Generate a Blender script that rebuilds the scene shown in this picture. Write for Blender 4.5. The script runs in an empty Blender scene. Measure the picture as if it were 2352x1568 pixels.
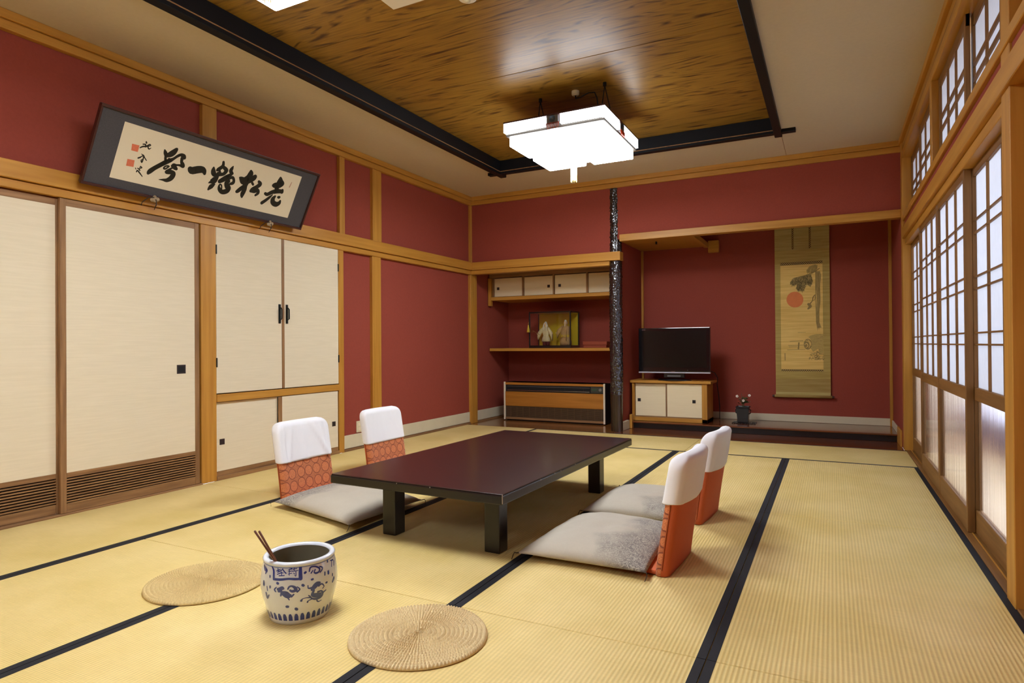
import bpy, bmesh, math, random
from mathutils import Vector, Matrix, noise
from mathutils.geometry import tessellate_polygon
random.seed(4)
SC = bpy.context.scene
COL = SC.collection
PI = math.pi

# ---------------------------------------------------------------- camera, world, light, exposure
cam_d = bpy.data.cameras.new('camera'); cam_d.sensor_width = 36.0
cam_d.lens = 1437.7 / 2352 * 36.0; cam_d.clip_start = 0.02; cam_d.clip_end = 60
cam = bpy.data.objects.new('camera', cam_d); COL.objects.link(cam)
_y, _p, _r = math.radians(27.05), math.radians(.3267), math.radians(-.4255)
_f = Vector((-math.sin(_y)*math.cos(_p), math.cos(_y)*math.cos(_p), math.sin(_p)))
_rt = Vector((math.cos(_y), math.sin(_y), 0)); _up = _rt.cross(_f)
_x = math.cos(_r)*_rt + math.sin(_r)*_up; _u = -math.sin(_r)*_rt + math.cos(_r)*_up
cam.matrix_world = Matrix(((_x.x, _u.x, -_f.x, 0), (_x.y, _u.y, -_f.y, 0), (_x.z, _u.z, -_f.z, 1.0), (0, 0, 0, 1)))
SC.camera = cam
SC.view_settings.view_transform = 'Standard'; SC.view_settings.look = 'None'
SC.view_settings.exposure = 0.12; SC.view_settings.gamma = 1.0
SC.view_settings.use_curve_mapping = False
SC.cycles.use_denoising = True
SC.cycles.max_bounces = 10; SC.cycles.diffuse_bounces = 6; SC.cycles.transmission_bounces = 8
SC.cycles.caustics_reflective = False; SC.cycles.caustics_refractive = False
SC.cycles.sample_clamp_indirect = 8

world = bpy.data.worlds.new('world'); SC.world = world; world.use_nodes = True
bg = world.node_tree.nodes['Background']
bg.inputs['Color'].default_value = (.80, .88, 1.0, 1); bg.inputs['Strength'].default_value = 2.4

LAMP = 31.0      # glow of the acrylic lamp boxes

def area(name, loc, rot, sx, sy, e, col):
    d = bpy.data.lights.new(name, 'AREA'); d.shape = 'RECTANGLE'; d.size = sx; d.size_y = sy
    d.energy = e; d.color = col
    o = bpy.data.objects.new(name, d); COL.objects.link(o); o.location = loc; o.rotation_euler = rot
    return o
# daylight arriving at the outer windows of the veranda
area('daylight', (2.1, 4.6, 1.9), (0, math.radians(74), 0), 2.2, 6.5, 380, (.84, .90, 1.0))

# ---------------------------------------------------------------- materials
def lin(c):
    return tuple(((v/255)/12.92 if v/255 <= .04045 else ((v/255+.055)/1.055)**2.4) for v in c) + (1,)
def new(name):
    m = bpy.data.materials.new(name); m.use_nodes = True
    return m, m.node_tree.nodes, m.node_tree.links, m.node_tree.nodes['Principled BSDF']
def plain(name, c, rough=.6, spec=.3, metal=0, noise_amt=0, scale=20, bump=0, coat=0):
    m, N, L, P = new(name)
    P.inputs['Base Color'].default_value = lin(c); P.inputs['Roughness'].default_value = rough
    P.inputs['Specular IOR Level'].default_value = spec; P.inputs['Metallic'].default_value = metal
    P.inputs['Coat Weight'].default_value = coat; P.inputs['Coat Roughness'].default_value = .08
    if noise_amt or bump:
        tc = N.new('ShaderNodeTexCoord'); nz = N.new('ShaderNodeTexNoise'); nz.inputs['Scale'].default_value = scale
        nz.inputs['Detail'].default_value = 5
        L.new(tc.outputs['Object'], nz.inputs['Vector'])
        if noise_amt:
            mx = N.new('ShaderNodeMix'); mx.data_type = 'RGBA'
            a = lin(c); mx.inputs['A'].default_value = tuple(v*(1-noise_amt) for v in a[:3])+(1,)
            mx.inputs['B'].default_value = tuple(min(1, v*(1+noise_amt)) for v in a[:3])+(1,)
            L.new(nz.outputs['Fac'], mx.inputs['Factor']); L.new(mx.outputs['Result'], P.inputs['Base Color'])
        if bump:
            b = N.new('ShaderNodeBump'); b.inputs['Strength'].default_value = bump; b.inputs['Distance'].default_value = .004
            L.new(nz.outputs['Fac'], b.inputs['Height']); L.new(b.outputs['Normal'], P.inputs['Normal'])
    return m
def stretched(name, c1, c2, axis, scale=28, stretch=.06, rough=.45, spec=.35, bump=.15, lo=.35, hi=.7, coat=0):
    """fine streaks running along one axis: planed wood, woven paper"""
    m, N, L, P = new(name)
    tc = N.new('ShaderNodeTexCoord'); mp = N.new('ShaderNodeMapping')
    s = [1, 1, 1]; s['XYZ'.index(axis)] = stretch
    mp.inputs['Scale'].default_value = s
    nz = N.new('ShaderNodeTexNoise'); nz.inputs['Scale'].default_value = scale; nz.inputs['Detail'].default_value = 6
    L.new(tc.outputs['Object'], mp.inputs['Vector']); L.new(mp.outputs['Vector'], nz.inputs['Vector'])
    r = N.new('ShaderNodeValToRGB'); r.color_ramp.elements[0].position = lo; r.color_ramp.elements[1].position = hi
    r.color_ramp.elements[0].color = lin(c1); r.color_ramp.elements[1].color = lin(c2)
    L.new(nz.outputs['Fac'], r.inputs['Fac']); L.new(r.outputs['Color'], P.inputs['Base Color'])
    P.inputs['Roughness'].default_value = rough; P.inputs['Specular IOR Level'].default_value = spec
    P.inputs['Coat Weight'].default_value = coat; P.inputs['Coat Roughness'].default_value = .1
    if bump:
        b = N.new('ShaderNodeBump'); b.inputs['Strength'].default_value = bump; b.inputs['Distance'].default_value = .002
        L.new(nz.outputs['Fac'], b.inputs['Height']); L.new(b.outputs['Normal'], P.inputs['Normal'])
    return m
M = {}
for ax in 'XYZ':
    M['wood'+ax] = stretched('cypress_wood_'+ax, (178, 124, 48), (198, 144, 62), ax, rough=.42)
    M['brown'+ax] = stretched('brown_stained_wood_'+ax, (126, 92, 60), (164, 124, 82), ax, scale=40, rough=.5)
    M['tan'+ax] = stretched('tan_screen_wood_'+ax, (118, 80, 38), (144, 102, 54), ax, scale=34, rough=.5)
M['red'] = plain('dark_red_plaster', (150, 71, 58), .85, .15, noise_amt=.10, scale=60, bump=.25)
M['plaster'] = plain('beige_ceiling_plaster', (206, 192, 168), .9, .1, noise_amt=.05, scale=40, bump=.1)
M['base'] = plain('off_white_skirting', (214, 204, 176), .7, .2, noise_amt=.06, scale=9)
M['paperdoor'] = stretched('woven_cream_door_paper', (226, 214, 186), (232, 220, 193), 'Y', scale=110, stretch=.05, rough=.8, spec=.12, bump=.08)
M['paperdoorX'] = stretched('woven_cream_door_paper_x', (234, 219, 182), (238, 223, 188), 'X', scale=110, stretch=.035, rough=.8, spec=.12, bump=.05)
M['band'] = plain('black_border_cloth', (32, 32, 36), .75, .25, noise_amt=.15, scale=300, bump=.1)
M['black'] = plain('black_lacquer', (16, 15, 16), .28, .5, coat=.4)
M['beam'] = plain('black_lacquered_beam', (17, 18, 22), .5, .22)
M['blackmat'] = plain('matt_black', (24, 24, 26), .6, .3)
M['pull'] = plain('dark_finger_pull', (46, 34, 34), .45, .4)
M['iron'] = plain('blackened_iron', (30, 36, 34), .4, .5, metal=.6)
M['hall'] = stretched('glossy_red_brown_board', (98, 50, 26), (126, 66, 34), 'X', scale=22, rough=.16, spec=.6, bump=.03, coat=.3)
M['hall2'] = stretched('glossy_brown_board', (120, 74, 34), (146, 92, 44), 'X', scale=22, rough=.18, spec=.6, bump=.03, coat=.3)
M['table'] = plain('deep_maroon_lacquer', (44, 20, 22), .3, .5, noise_amt=.15, scale=6, coat=.25)
M['tableedge'] = plain('black_brown_lacquer', (27, 21, 18), .3, .4, coat=.15)
M['silver'] = plain('pale_silver_paint', (196, 196, 212), .3, .5); M['chrome'] = plain('silver_trim', (190, 190, 200), .2, .5, metal=1)
M['metalwhite'] = plain('cream_enamel', (226, 214, 190), .4, .4)
M['ivory'] = plain('ivory_plastic', (216, 206, 176), .5, .4)
M['mount'] = plain('grey_mount_cloth', (78, 76, 78), .85, .15, noise_amt=.25, scale=160, bump=.2)
M['framewood'] = plain('dark_red_brown_frame', (66, 30, 24), .35, .5)
M['rice'] = plain('cream_rice_paper', (226, 214, 186), .85, .1, noise_amt=.03, scale=8)
M['ink'] = plain('black_ink', (44, 40, 30), .7, .2)
M['sealred'] = plain('vermilion_seal_ink', (214, 120, 88), .8, .1, noise_amt=.25, scale=120)
M['gold'] = plain('dulled_gilt', (158, 136, 104), .5, .4, metal=.3)
M['cord'] = plain('dark_cord', (70, 60, 52), .8, .1)

def tatami(name, across):
    m, N, L, P = new(name)
    tc = N.new('ShaderNodeTexCoord')
    sx = N.new('ShaderNodeSeparateXYZ'); L.new(tc.outputs['Object'], sx.inputs[0])
    v = N.new('ShaderNodeMath'); v.operation = 'MULTIPLY'; v.inputs[1].default_value = 2*PI/.0142
    L.new(sx.outputs[across], v.inputs[0])
    sn = N.new('ShaderNodeMath'); sn.operation = 'SINE'; L.new(v.outputs[0], sn.inputs[0])
    w = N.new('ShaderNodeMath'); w.operation = 'MULTIPLY'; w.inputs[1].default_value = 2*PI/.0075
    L.new(sx.outputs['Y' if across == 'X' else 'X'], w.inputs[0])
    sn2 = N.new('ShaderNodeMath'); sn2.operation = 'SINE'; L.new(w.outputs[0], sn2.inputs[0])
    ad = N.new('ShaderNodeMath'); ad.operation = 'MULTIPLY_ADD'; ad.inputs[1].default_value = .12
    L.new(sn2.outputs[0], ad.inputs[0]); L.new(sn.outputs[0], ad.inputs[2])
    nz = N.new('ShaderNodeTexNoise'); nz.inputs['Scale'].default_value = 2.2; nz.inputs['Detail'].default_value = 4
    L.new(tc.outputs['Object'], nz.inputs['Vector'])
    mp = N.new('ShaderNodeMapping'); mp.inputs['Scale'].default_value = (1, .04, 1) if across == 'X' else (.04, 1, 1)
    mp2 = N.new('ShaderNodeMapping'); mp2.inputs['Scale'].default_value = (.05, 1, 1) if across == 'X' else (1, .05, 1)
    n2 = N.new('ShaderNodeTexNoise'); n2.inputs['Scale'].default_value = 240
    L.new(tc.outputs['Object'], mp2.inputs['Vector']); L.new(mp2.outputs['Vector'], n2.inputs['Vector'])
    r = N.new('ShaderNodeValToRGB'); r.color_ramp.elements[0].position = .3; r.color_ramp.elements[1].position = .72
    r.color_ramp.elements[0].color = lin((212, 186, 114)); r.color_ramp.elements[1].color = lin((228, 204, 140))
    L.new(nz.outputs['Fac'], r.inputs['Fac'])
    g = N.new('ShaderNodeMapRange'); g.inputs['From Min'].default_value = -1; g.inputs['From Max'].default_value = 1
    g.inputs['To Min'].default_value = .91; g.inputs['To Max'].default_value = 1.05
    L.new(sn.outputs[0], g.inputs['Value'])
    g2 = N.new('ShaderNodeMapRange'); g2.inputs['To Min'].default_value = .88; g2.inputs['To Max'].default_value = 1.1
    L.new(n2.outputs['Fac'], g2.inputs['Value'])
    mm = N.new('ShaderNodeMath'); mm.operation = 'MULTIPLY'; L.new(g.outputs[0], mm.inputs[0]); L.new(g2.outputs[0], mm.inputs[1])
    mx = N.new('ShaderNodeVectorMath'); mx.operation = 'SCALE'; L.new(r.outputs['Color'], mx.inputs[0]); L.new(mm.outputs[0], mx.inputs['Scale'])
    L.new(mx.outputs[0], P.inputs['Base Color'])
    b = N.new('ShaderNodeBump'); b.inputs['Strength'].default_value = .32; b.inputs['Distance'].default_value = .0022
    L.new(ad.outputs[0], b.inputs['Height']); L.new(b.outputs['Normal'], P.inputs['Normal'])
    P.inputs['Roughness'].default_value = .55; P.inputs['Specular IOR Level'].default_value = .3
    return m
M['tatY'] = tatami('rush_matting_lengthwise', 'X'); M['tatX'] = tatami('rush_matting_crosswise', 'Y')

def ceiling_wood():
    m, N, L, P = new('figured_ceiling_veneer')
    tc = N.new('ShaderNodeTexCoord'); mp = N.new('ShaderNodeMapping'); mp.inputs['Scale'].default_value = (.30, 1.9, 1)
    L.new(tc.outputs['Object'], mp.inputs['Vector'])
    nz = N.new('ShaderNodeTexNoise'); nz.inputs['Scale'].default_value = 1.5; nz.inputs['Detail'].default_value = 3; nz.inputs['Distortion'].default_value = .7
    L.new(mp.outputs['Vector'], nz.inputs['Vector'])
    mu = N.new('ShaderNodeMath'); mu.operation = 'MULTIPLY'; mu.inputs[1].default_value = 95
    L.new(nz.outputs['Fac'], mu.inputs[0])
    sn = N.new('ShaderNodeMath'); sn.operation = 'SINE'; L.new(mu.outputs[0], sn.inputs[0])
    mp3 = N.new('ShaderNodeMapping'); mp3.inputs['Scale'].default_value = (1, 6, 1); L.new(tc.outputs['Object'], mp3.inputs['Vector'])
    n3 = N.new('ShaderNodeTexNoise'); n3.inputs['Scale'].default_value = 4; n3.inputs['Detail'].default_value = 5; L.new(mp3.outputs['Vector'], n3.inputs['Vector'])
    mr = N.new('ShaderNodeMapRange'); mr.inputs['From Min'].default_value = .42; mr.inputs['From Max'].default_value = .62; L.new(n3.outputs['Fac'], mr.inputs['Value'])
    r = N.new('ShaderNodeValToRGB'); e = r.color_ramp.elements
    e[0].position = .0; e[0].color = (0, 0, 0, 1); e[1].position = .5; e[1].color = (1, 1, 1, 1)
    s2 = N.new('ShaderNodeMapRange'); s2.inputs['From Min'].default_value = -1; s2.inputs['From Max'].default_value = 1; L.new(sn.outputs[0], s2.inputs['Value'])
    L.new(s2.outputs[0], r.inputs['Fac'])
    inv = N.new('ShaderNodeMath'); inv.operation = 'SUBTRACT'; inv.inputs[0].default_value = 1; L.new(r.outputs['Color'], inv.inputs[1])
    f = N.new('ShaderNodeMath'); f.operation = 'MULTIPLY'; L.new(inv.outputs[0], f.inputs[0]); L.new(mr.outputs[0], f.inputs[1])
    mp4 = N.new('ShaderNodeMapping'); mp4.inputs['Scale'].default_value = (.05, 1, 1); L.new(tc.outputs['Object'], mp4.inputs['Vector'])
    n4 = N.new('ShaderNodeTexNoise'); n4.inputs['Scale'].default_value = 70; n4.inputs['Detail'].default_value = 4; L.new(mp4.outputs['Vector'], n4.inputs['Vector'])
    base = N.new('ShaderNodeValToRGB'); base.color_ramp.elements[0].position = .3; base.color_ramp.elements[1].position = .7
    base.color_ramp.elements[0].color = lin((136, 100, 36)); base.color_ramp.elements[1].color = lin((166, 124, 48)); L.new(n4.outputs['Fac'], base.inputs['Fac'])
    mx = N.new('ShaderNodeMix'); mx.data_type = 'RGBA'; L.new(f.outputs[0], mx.inputs['Factor']); L.new(base.outputs['Color'], mx.inputs['A'])
    mx.inputs['B'].default_value = lin((78, 47, 18))
    L.new(mx.outputs['Result'], P.inputs['Base Color'])
    P.inputs['Roughness'].default_value = .36; P.inputs['Specular IOR Level'].default_value = .55
    return m
M['ceilwood'] = ceiling_wood()

def emis(name, c, s):
    m, N, L, P = new(name); P.inputs['Base Color'].default_value = lin((235, 232, 225))
    P.inputs['Emission Color'].default_value = lin(c); P.inputs['Emission Strength'].default_value = s
    P.inputs['Roughness'].default_value = .4
    return m
M['glow'] = emis('glowing_white_acrylic', (240, 246, 253), LAMP)
M['glowring'] = emis('glowing_upper_acrylic', (240, 246, 253), LAMP*.3)

def shoji_paper():
    m, N, L, P = new('translucent_screen_paper')
    out = N['Material Output']; tr = N.new('ShaderNodeBsdfTranslucent'); df = N.new('ShaderNodeBsdfDiffuse'); mx = N.new('ShaderNodeMixShader')
    nz = N.new('ShaderNodeTexNoise'); nz.inputs['Scale'].default_value = 30; cr = N.new('ShaderNodeValToRGB')
    cr.color_ramp.elements[0].color = (.60, .61, .64, 1); cr.color_ramp.elements[1].color = (.66, .67, .70, 1); L.new(nz.outputs['Fac'], cr.inputs['Fac'])
    L.new(cr.outputs['Color'], tr.inputs['Color']); L.new(cr.outputs['Color'], df.inputs['Color'])
    mx.inputs[0].default_value = .6; L.new(df.outputs[0], mx.inputs[2]); L.new(tr.outputs[0], mx.inputs[1])
    mx.inputs[0].default_value = .45
    L.new(mx.outputs[0], out.inputs['Surface'])
    return m
M['shoji'] = shoji_paper()
def glass(name, rough, c=(1, 1, 1, 1), ribs=0):
    m, N, L, P = new(name); P.inputs['Base Color'].default_value = c
    P.inputs['Transmission Weight'].default_value = 1; P.inputs['Roughness'].default_value = rough; P.inputs['IOR'].default_value = 1.08 if rough else 1.12
    if ribs:
        tc = N.new('ShaderNodeTexCoord'); mp = N.new('ShaderNodeMapping'); mp.inputs['Scale'].default_value = (1, 1, .03)
        nz = N.new('ShaderNodeTexNoise'); nz.inputs['Scale'].default_value = ribs; L.new(tc.outputs['Object'], mp.inputs['Vector']); L.new(mp.outputs['Vector'], nz.inputs['Vector'])
        b = N.new('ShaderNodeBump'); b.inputs['Strength'].default_value = .35; b.inputs['Distance'].default_value = .004
        L.new(nz.outputs['Fac'], b.inputs['Height']); L.new(b.outputs['Normal'], P.inputs['Normal'])
    return m
M['frost'] = glass('blurred_ribbed_glass', .13, (.90, .94, 1, 1), 14)
def thin_glass():
    m, N, L, P = new('clear_case_glass'); out = N['Material Output']
    tp = N.new('ShaderNodeBsdfTransparent'); gl = N.new('ShaderNodeBsdfGlossy'); gl.inputs['Roughness'].default_value = .02; 
    mx = N.new('ShaderNodeMixShader'); tp.inputs['Color'].default_value = (.96, .98, .96, 1)
    mx.inputs[0].default_value = .07; L.new(tp.outputs[0], mx.inputs[1]); L.new(gl.outputs[0], mx.inputs[2]); L.new(mx.outputs[0], out.inputs['Surface']); return m
M['clear'] = thin_glass()

def brocade(name, c, d, line, scale=12.0, horiz='Y'):
    m, N, L, P = new(name)
    tc = N.new('ShaderNodeTexCoord'); mp = N.new('ShaderNodeMapping'); L.new(tc.outputs['Object'], mp.inputs['Vector'])
    mp.inputs['Scale'].default_value = (scale*.04, scale, scale)
    vo = N.new('ShaderNodeTexVoronoi'); vo.voronoi_dimensions = '2D'; vo.inputs['Scale'].default_value = 1; vo.inputs['Randomness'].default_value = .16
    sp = N.new('ShaderNodeSeparateXYZ'); cb = N.new('ShaderNodeCombineXYZ'); L.new(mp.outputs['Vector'], sp.inputs[0])
    L.new(sp.outputs['Y'], cb.inputs['X']); L.new(sp.outputs['Z'], cb.inputs['Y']); L.new(cb.outputs[0], vo.inputs['Vector'])
    r = N.new('ShaderNodeValToRGB'); e = r.color_ramp.elements; e[0].position = 0; e[0].color = (0, 0, 0, 1)
    e[1].position = .40; e[1].color = (0, 0, 0, 1)
    for p, v in ((.43, 1), (.47, 1), (.50, .25), (.8, .3)):
        x = e.new(p); x.color = (v, v, v, 1)
    L.new(vo.outputs['Distance'], r.inputs['Fac'])
    nz = N.new('ShaderNodeTexVoronoi'); nz.inputs['Scale'].default_value = 210; L.new(tc.outputs['Object'], nz.inputs['Vector'])
    r2 = N.new('ShaderNodeValToRGB'); r2.color_ramp.elements[0].color = lin(c); r2.color_ramp.elements[1].color = lin(d)
    r2.color_ramp.elements[0].position = .3; r2.color_ramp.elements[1].position = .8; L.new(nz.outputs['Distance'], r2.inputs['Fac'])
    mx = N.new('ShaderNodeMix'); mx.data_type = 'RGBA'; L.new(r.outputs['Color'], mx.inputs['Factor']); L.new(r2.outputs['Color'], mx.inputs['A']); mx.inputs['B'].default_value = lin(line)
    L.new(mx.outputs['Result'], P.inputs['Base Color']); P.inputs['Roughness'].default_value = .7; P.inputs['Sheen Weight'].default_value = .2
    b = N.new('ShaderNodeBump'); b.inputs['Strength'].default_value = .3; b.inputs['Distance'].default_value = .001; L.new(nz.outputs['Distance'], b.inputs['Height']); L.new(b.outputs['Normal'], P.inputs['Normal'])
    return m
M['brocade'] = brocade('orange_medallion_brocade', (214, 130, 78), (186, 102, 56), (132, 62, 34), 13.5)
M['brocadeside'] = brocade('ochre_medallion_edge', (176, 110, 40), (150, 88, 30), (84, 44, 20), 13.5)
M['brocadeback'] = plain('plain_orange_back_cloth', (196, 98, 58), .75, .2, noise_amt=.12, scale=260, bump=.2)
M['cover'] = plain('white_cotton_cover', (238, 238, 242), .85, .15, noise_amt=.01, scale=6, bump=.0)

def cushion_mat():
    m, N, L, P = new('grey_beige_cushion_weave')
    tc = N.new('ShaderNodeTexCoord')
    vo = N.new('ShaderNodeTexNoise'); vo.inputs['Scale'].default_value = 34; vo.inputs['Detail'].default_value = 3; vo.inputs['Distortion'].default_value = 2.5
    L.new(tc.outputs['Object'], vo.inputs['Vector'])
    r = N.new('ShaderNodeValToRGB'); e = r.color_ramp.elements; e[0].position = .44; e[0].color = (0, 0, 0, 1); e[1].position = .56; e[1].color = (0, 0, 0, 1)
    x = e.new(.5); x.color = (1, 1, 1, 1); L.new(vo.outputs['Fac'], r.inputs['Fac'])
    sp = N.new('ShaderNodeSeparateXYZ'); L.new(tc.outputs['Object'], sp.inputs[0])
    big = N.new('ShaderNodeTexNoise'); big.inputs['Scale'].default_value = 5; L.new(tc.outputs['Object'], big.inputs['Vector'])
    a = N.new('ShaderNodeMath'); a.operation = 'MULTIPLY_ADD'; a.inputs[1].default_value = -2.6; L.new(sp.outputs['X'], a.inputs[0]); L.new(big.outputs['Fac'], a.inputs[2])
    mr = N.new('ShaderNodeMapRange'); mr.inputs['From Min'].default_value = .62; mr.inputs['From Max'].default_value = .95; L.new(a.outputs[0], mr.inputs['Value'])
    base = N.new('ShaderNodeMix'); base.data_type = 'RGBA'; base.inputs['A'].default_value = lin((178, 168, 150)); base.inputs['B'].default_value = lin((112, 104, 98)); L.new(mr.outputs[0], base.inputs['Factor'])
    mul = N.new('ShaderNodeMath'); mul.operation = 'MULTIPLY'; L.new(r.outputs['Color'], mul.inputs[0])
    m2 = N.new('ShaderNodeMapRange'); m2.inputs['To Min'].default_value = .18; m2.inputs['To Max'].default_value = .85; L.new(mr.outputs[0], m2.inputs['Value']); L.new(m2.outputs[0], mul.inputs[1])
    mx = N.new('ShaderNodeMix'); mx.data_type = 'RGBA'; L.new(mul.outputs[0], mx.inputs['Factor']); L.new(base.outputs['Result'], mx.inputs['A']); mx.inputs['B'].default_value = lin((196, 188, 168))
    L.new(mx.outputs['Result'], P.inputs['Base Color']); P.inputs['Roughness'].default_value = .75; P.inputs['Sheen Weight'].default_value = .25
    b = N.new('ShaderNodeBump'); b.inputs['Strength'].default_value = .25; b.inputs['Distance'].default_value = .001; L.new(vo.outputs['Fac'], b.inputs['Height']); L.new(b.outputs['Normal'], P.inputs['Normal'])
    return m
M['cushion'] = cushion_mat()
M['straw'] = plain('plaited_straw', (212, 190, 144), .6, .3, noise_amt=.22, scale=150, bump=.15)
M['straw2'] = plain('plaited_straw_worn', (206, 182, 126), .6, .3, noise_amt=.22, scale=150, bump=.15)
M['porcelain'] = plain('blue_white_porcelain_glaze', (212, 218, 224), .14, .5, noise_amt=.05, scale=7, coat=.5)
M['porin'] = plain('unglazed_grey_inside', (132, 126, 104), .6, .3, noise_amt=.15, scale=14)
M['cobalt'] = plain('cobalt_brushwork', (44, 64, 136), .16, .5, noise_amt=.4, scale=60, coat=.5)
M['copper'] = plain('dull_copper', (118, 80, 66), .4, .5, metal=.5)
M['bark'] = plain('polished_black_bark', (30, 24, 24), .14, .8, noise_amt=.5, scale=40, bump=.9, coat=.8)
M['barkcut'] = stretched('planed_dark_brown_face', (38, 26, 18), (60, 42, 28), 'Z', scale=30, rough=.22, spec=.5)
M['heaterwood'] = stretched('printed_oak_panel', (160, 102, 34), (186, 124, 50), 'X', scale=26, rough=.4)
M['gold_ground'] = plain('gold_backdrop', (206, 176, 30), .45, .4, noise_amt=.08, scale=4)
M['robe'] = plain('pale_gold_robe', (224, 206, 164), .6, .3, noise_amt=.4, scale=90, bump=.3)
M['robe2'] = plain('mottled_brown_gold_robe', (180, 146, 96), .6, .3, noise_amt=.55, scale=110, bump=.3)
M['skin'] = plain('doll_face', (236, 204, 164), .5, .3)
M['whitehair'] = plain('white_doll_hair', (232, 224, 210), .7, .2, bump=.4, scale=120)
M['maroon'] = plain('maroon_trousers', (84, 34, 40), .7, .2)
M['redbox'] = plain('red_brown_box', (142, 66, 44), .5, .3)
M['leaf'] = plain('dark_green_leaf', (66, 82, 46), .5, .4)
M['petal'] = plain('white_petal', (240, 232, 224), .6, .3)
M['vase'] = plain('black_bronze', (26, 24, 26), .3, .5, bump=.3, scale=40)
def silk(name, c1, c2):
    return stretched(name, c1, c2, 'X', scale=60, stretch=.05, rough=.7, spec=.2, bump=.1)
M['silkA'] = silk('olive_gold_silk', (170, 147, 80), (190, 168, 100)); M['silkB'] = silk('pale_olive_silk', (176, 158, 96), (196, 180, 120))
M['silkP'] = silk('old_painting_silk', (220, 184, 102), (238, 206, 126)); M['silkC'] = silk('brown_olive_silk', (160, 134, 74), (176, 152, 92))
M['hallv'] = stretched('pale_veranda_boards', (206, 178, 138), (222, 196, 158), 'Y', scale=16, rough=.35)
M['lilac'] = plain('mauve_grey_panel', (142, 142, 176), .7, .2, noise_amt=.3, scale=5)
def sheer():
    m, N, L, P = new('sheer_white_curtain'); out = N['Material Output']
    tr = N.new('ShaderNodeBsdfTranslucent'); tp = N.new('ShaderNodeBsdfTransparent'); df = N.new('ShaderNodeBsdfDiffuse'); a = N.new('ShaderNodeMixShader'); b = N.new('ShaderNodeMixShader')
    tr.inputs['Color'].default_value = (.86, .87, .95, 1); df.inputs['Color'].default_value = (.8, .8, .88, 1)
    L.new(tr.outputs[0], a.inputs[1]); L.new(df.outputs[0], a.inputs[2]); a.inputs[0].default_value = .35
    L.new(a.outputs[0], b.inputs[1]); L.new(tp.outputs[0], b.inputs[2]); b.inputs[0].default_value = .45
    L.new(b.outputs[0], out.inputs['Surface']); return m
M['sheer'] = sheer()
def dashes(name):
    m, N, L, P = new(name); tc = N.new('ShaderNodeTexCoord'); w = N.new('ShaderNodeTexChecker'); w.inputs['Scale'].default_value = 90
    w.inputs['Color1'].default_value = lin((40, 34, 26)); w.inputs['Color2'].default_value = lin((190, 160, 90)); L.new(tc.outputs['Object'], w.inputs['Vector']); L.new(w.outputs['Color'], P.inputs['Base Color']); P.inputs['Roughness'].default_value = .8
    return m
M['dash'] = dashes('black_gold_checked_ribbon')
M['pine'] = plain('dark_painted_needles', (92, 86, 62), .85, .1, noise_amt=.35, scale=160); M['pale'] = plain('faded_grey_green_wash', (188, 164, 100), .85, .1, noise_amt=.2, scale=60)
M['trunk'] = plain('grey_brown_trunk_wash', (176, 152, 96), .85, .1, noise_amt=.25, scale=50); M['sunred'] = plain('faded_red_sun', (222, 134, 84), .85, .1, noise_amt=.08, scale=20)
M['line'] = plain('thin_brown_lines', (156, 134, 84), .85, .1)
M['screen'] = plain('dark_television_screen', (14, 14, 12), .16, .5); M['bezel'] = plain('glossy_black_bezel', (12, 12, 14), .12, .6, coat=.5)

M['bluemetal'] = plain('blue_grey_boss', (70, 92, 116), .4, .5, metal=.4); M['pewter'] = plain('pewter_grey', (120, 122, 124), .35, .5, metal=.6)
M['lampgrey'] = plain('grey_lamp_pan', (96, 90, 82), .6, .3)
M['pewterdark'] = plain('dark_control_panel', (58, 58, 50), .4, .5); M['greenlcd'] = plain('dull_green_display', (44, 76, 58), .3, .5)
M['redfringe'] = plain('red_orange_thread', (178, 66, 36), .8, .1); M['tasselcream'] = plain('cream_gold_thread', (236, 218, 150), .7, .2, noise_amt=.1, scale=200)
M['bronze'] = plain('dull_bronze_wire', (112, 88, 64), .4, .5, metal=.3); M['goldthread'] = plain('yellow_gold_thread', (206, 176, 60), .6, .3)
M['bamboo'] = plain('thin_bamboo', (150, 98, 60), .5, .3); M['seam'] = plain('dark_orange_seam', (120, 54, 26), .8, .1); M['paleedge'] = plain('bare_chip_and_pale_strip', (150, 136, 124), .7, .2)
M['paleblue'] = plain('pale_blue_glaze_line', (120, 136, 180), .2, .5); M['sealpale'] = plain('pale_red_smudge', (190, 150, 126), .85, .1)

# ---------------------------------------------------------------- helpers
def BM(): return bmesh.new()
def bx(bm, x0, x1, y0, y1, z0, z1):
    vs = [bm.verts.new((x, y, z)) for x in (x0, x1) for y in (y0, y1) for z in (z0, z1)]
    for q in ((0, 1, 3, 2), (4, 6, 7, 5), (0, 4, 5, 1), (2, 3, 7, 6), (0, 2, 6, 4), (1, 5, 7, 3)):
        bm.faces.new([vs[i] for i in q])
    return bm
def origin_of(o):
    v = Vector((0, 0, 0))
    while o is not None:
        v += o.location; o = o.parent
    return v
def link(name, bm, mat, parent=None, bevel=0, smooth=False, world=True, seg=1):
    if bevel:
        bmesh.ops.bevel(bm, geom=list(bm.edges), offset=bevel, segments=seg, affect='EDGES', profile=.6)
    bmesh.ops.recalc_face_normals(bm, faces=list(bm.faces))
    if world and parent is not None:
        o = origin_of(parent)
        if o.length: bmesh.ops.translate(bm, vec=-o, verts=list(bm.verts))
    me = bpy.data.meshes.new(name); bm.to_mesh(me); bm.free()
    for m in (mat if isinstance(mat, (list, tuple)) else [mat]): me.materials.append(M[m])
    if smooth:
        for p in me.polygons: p.use_smooth = True
    ob = bpy.data.objects.new(name, me); COL.objects.link(ob)
    if parent is not None: ob.parent = parent
    return ob
def box(name, d, mat, parent=None, bevel=.0015, **k):
    return link(name, bx(BM(), *d), mat, parent, bevel, **k)
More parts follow.
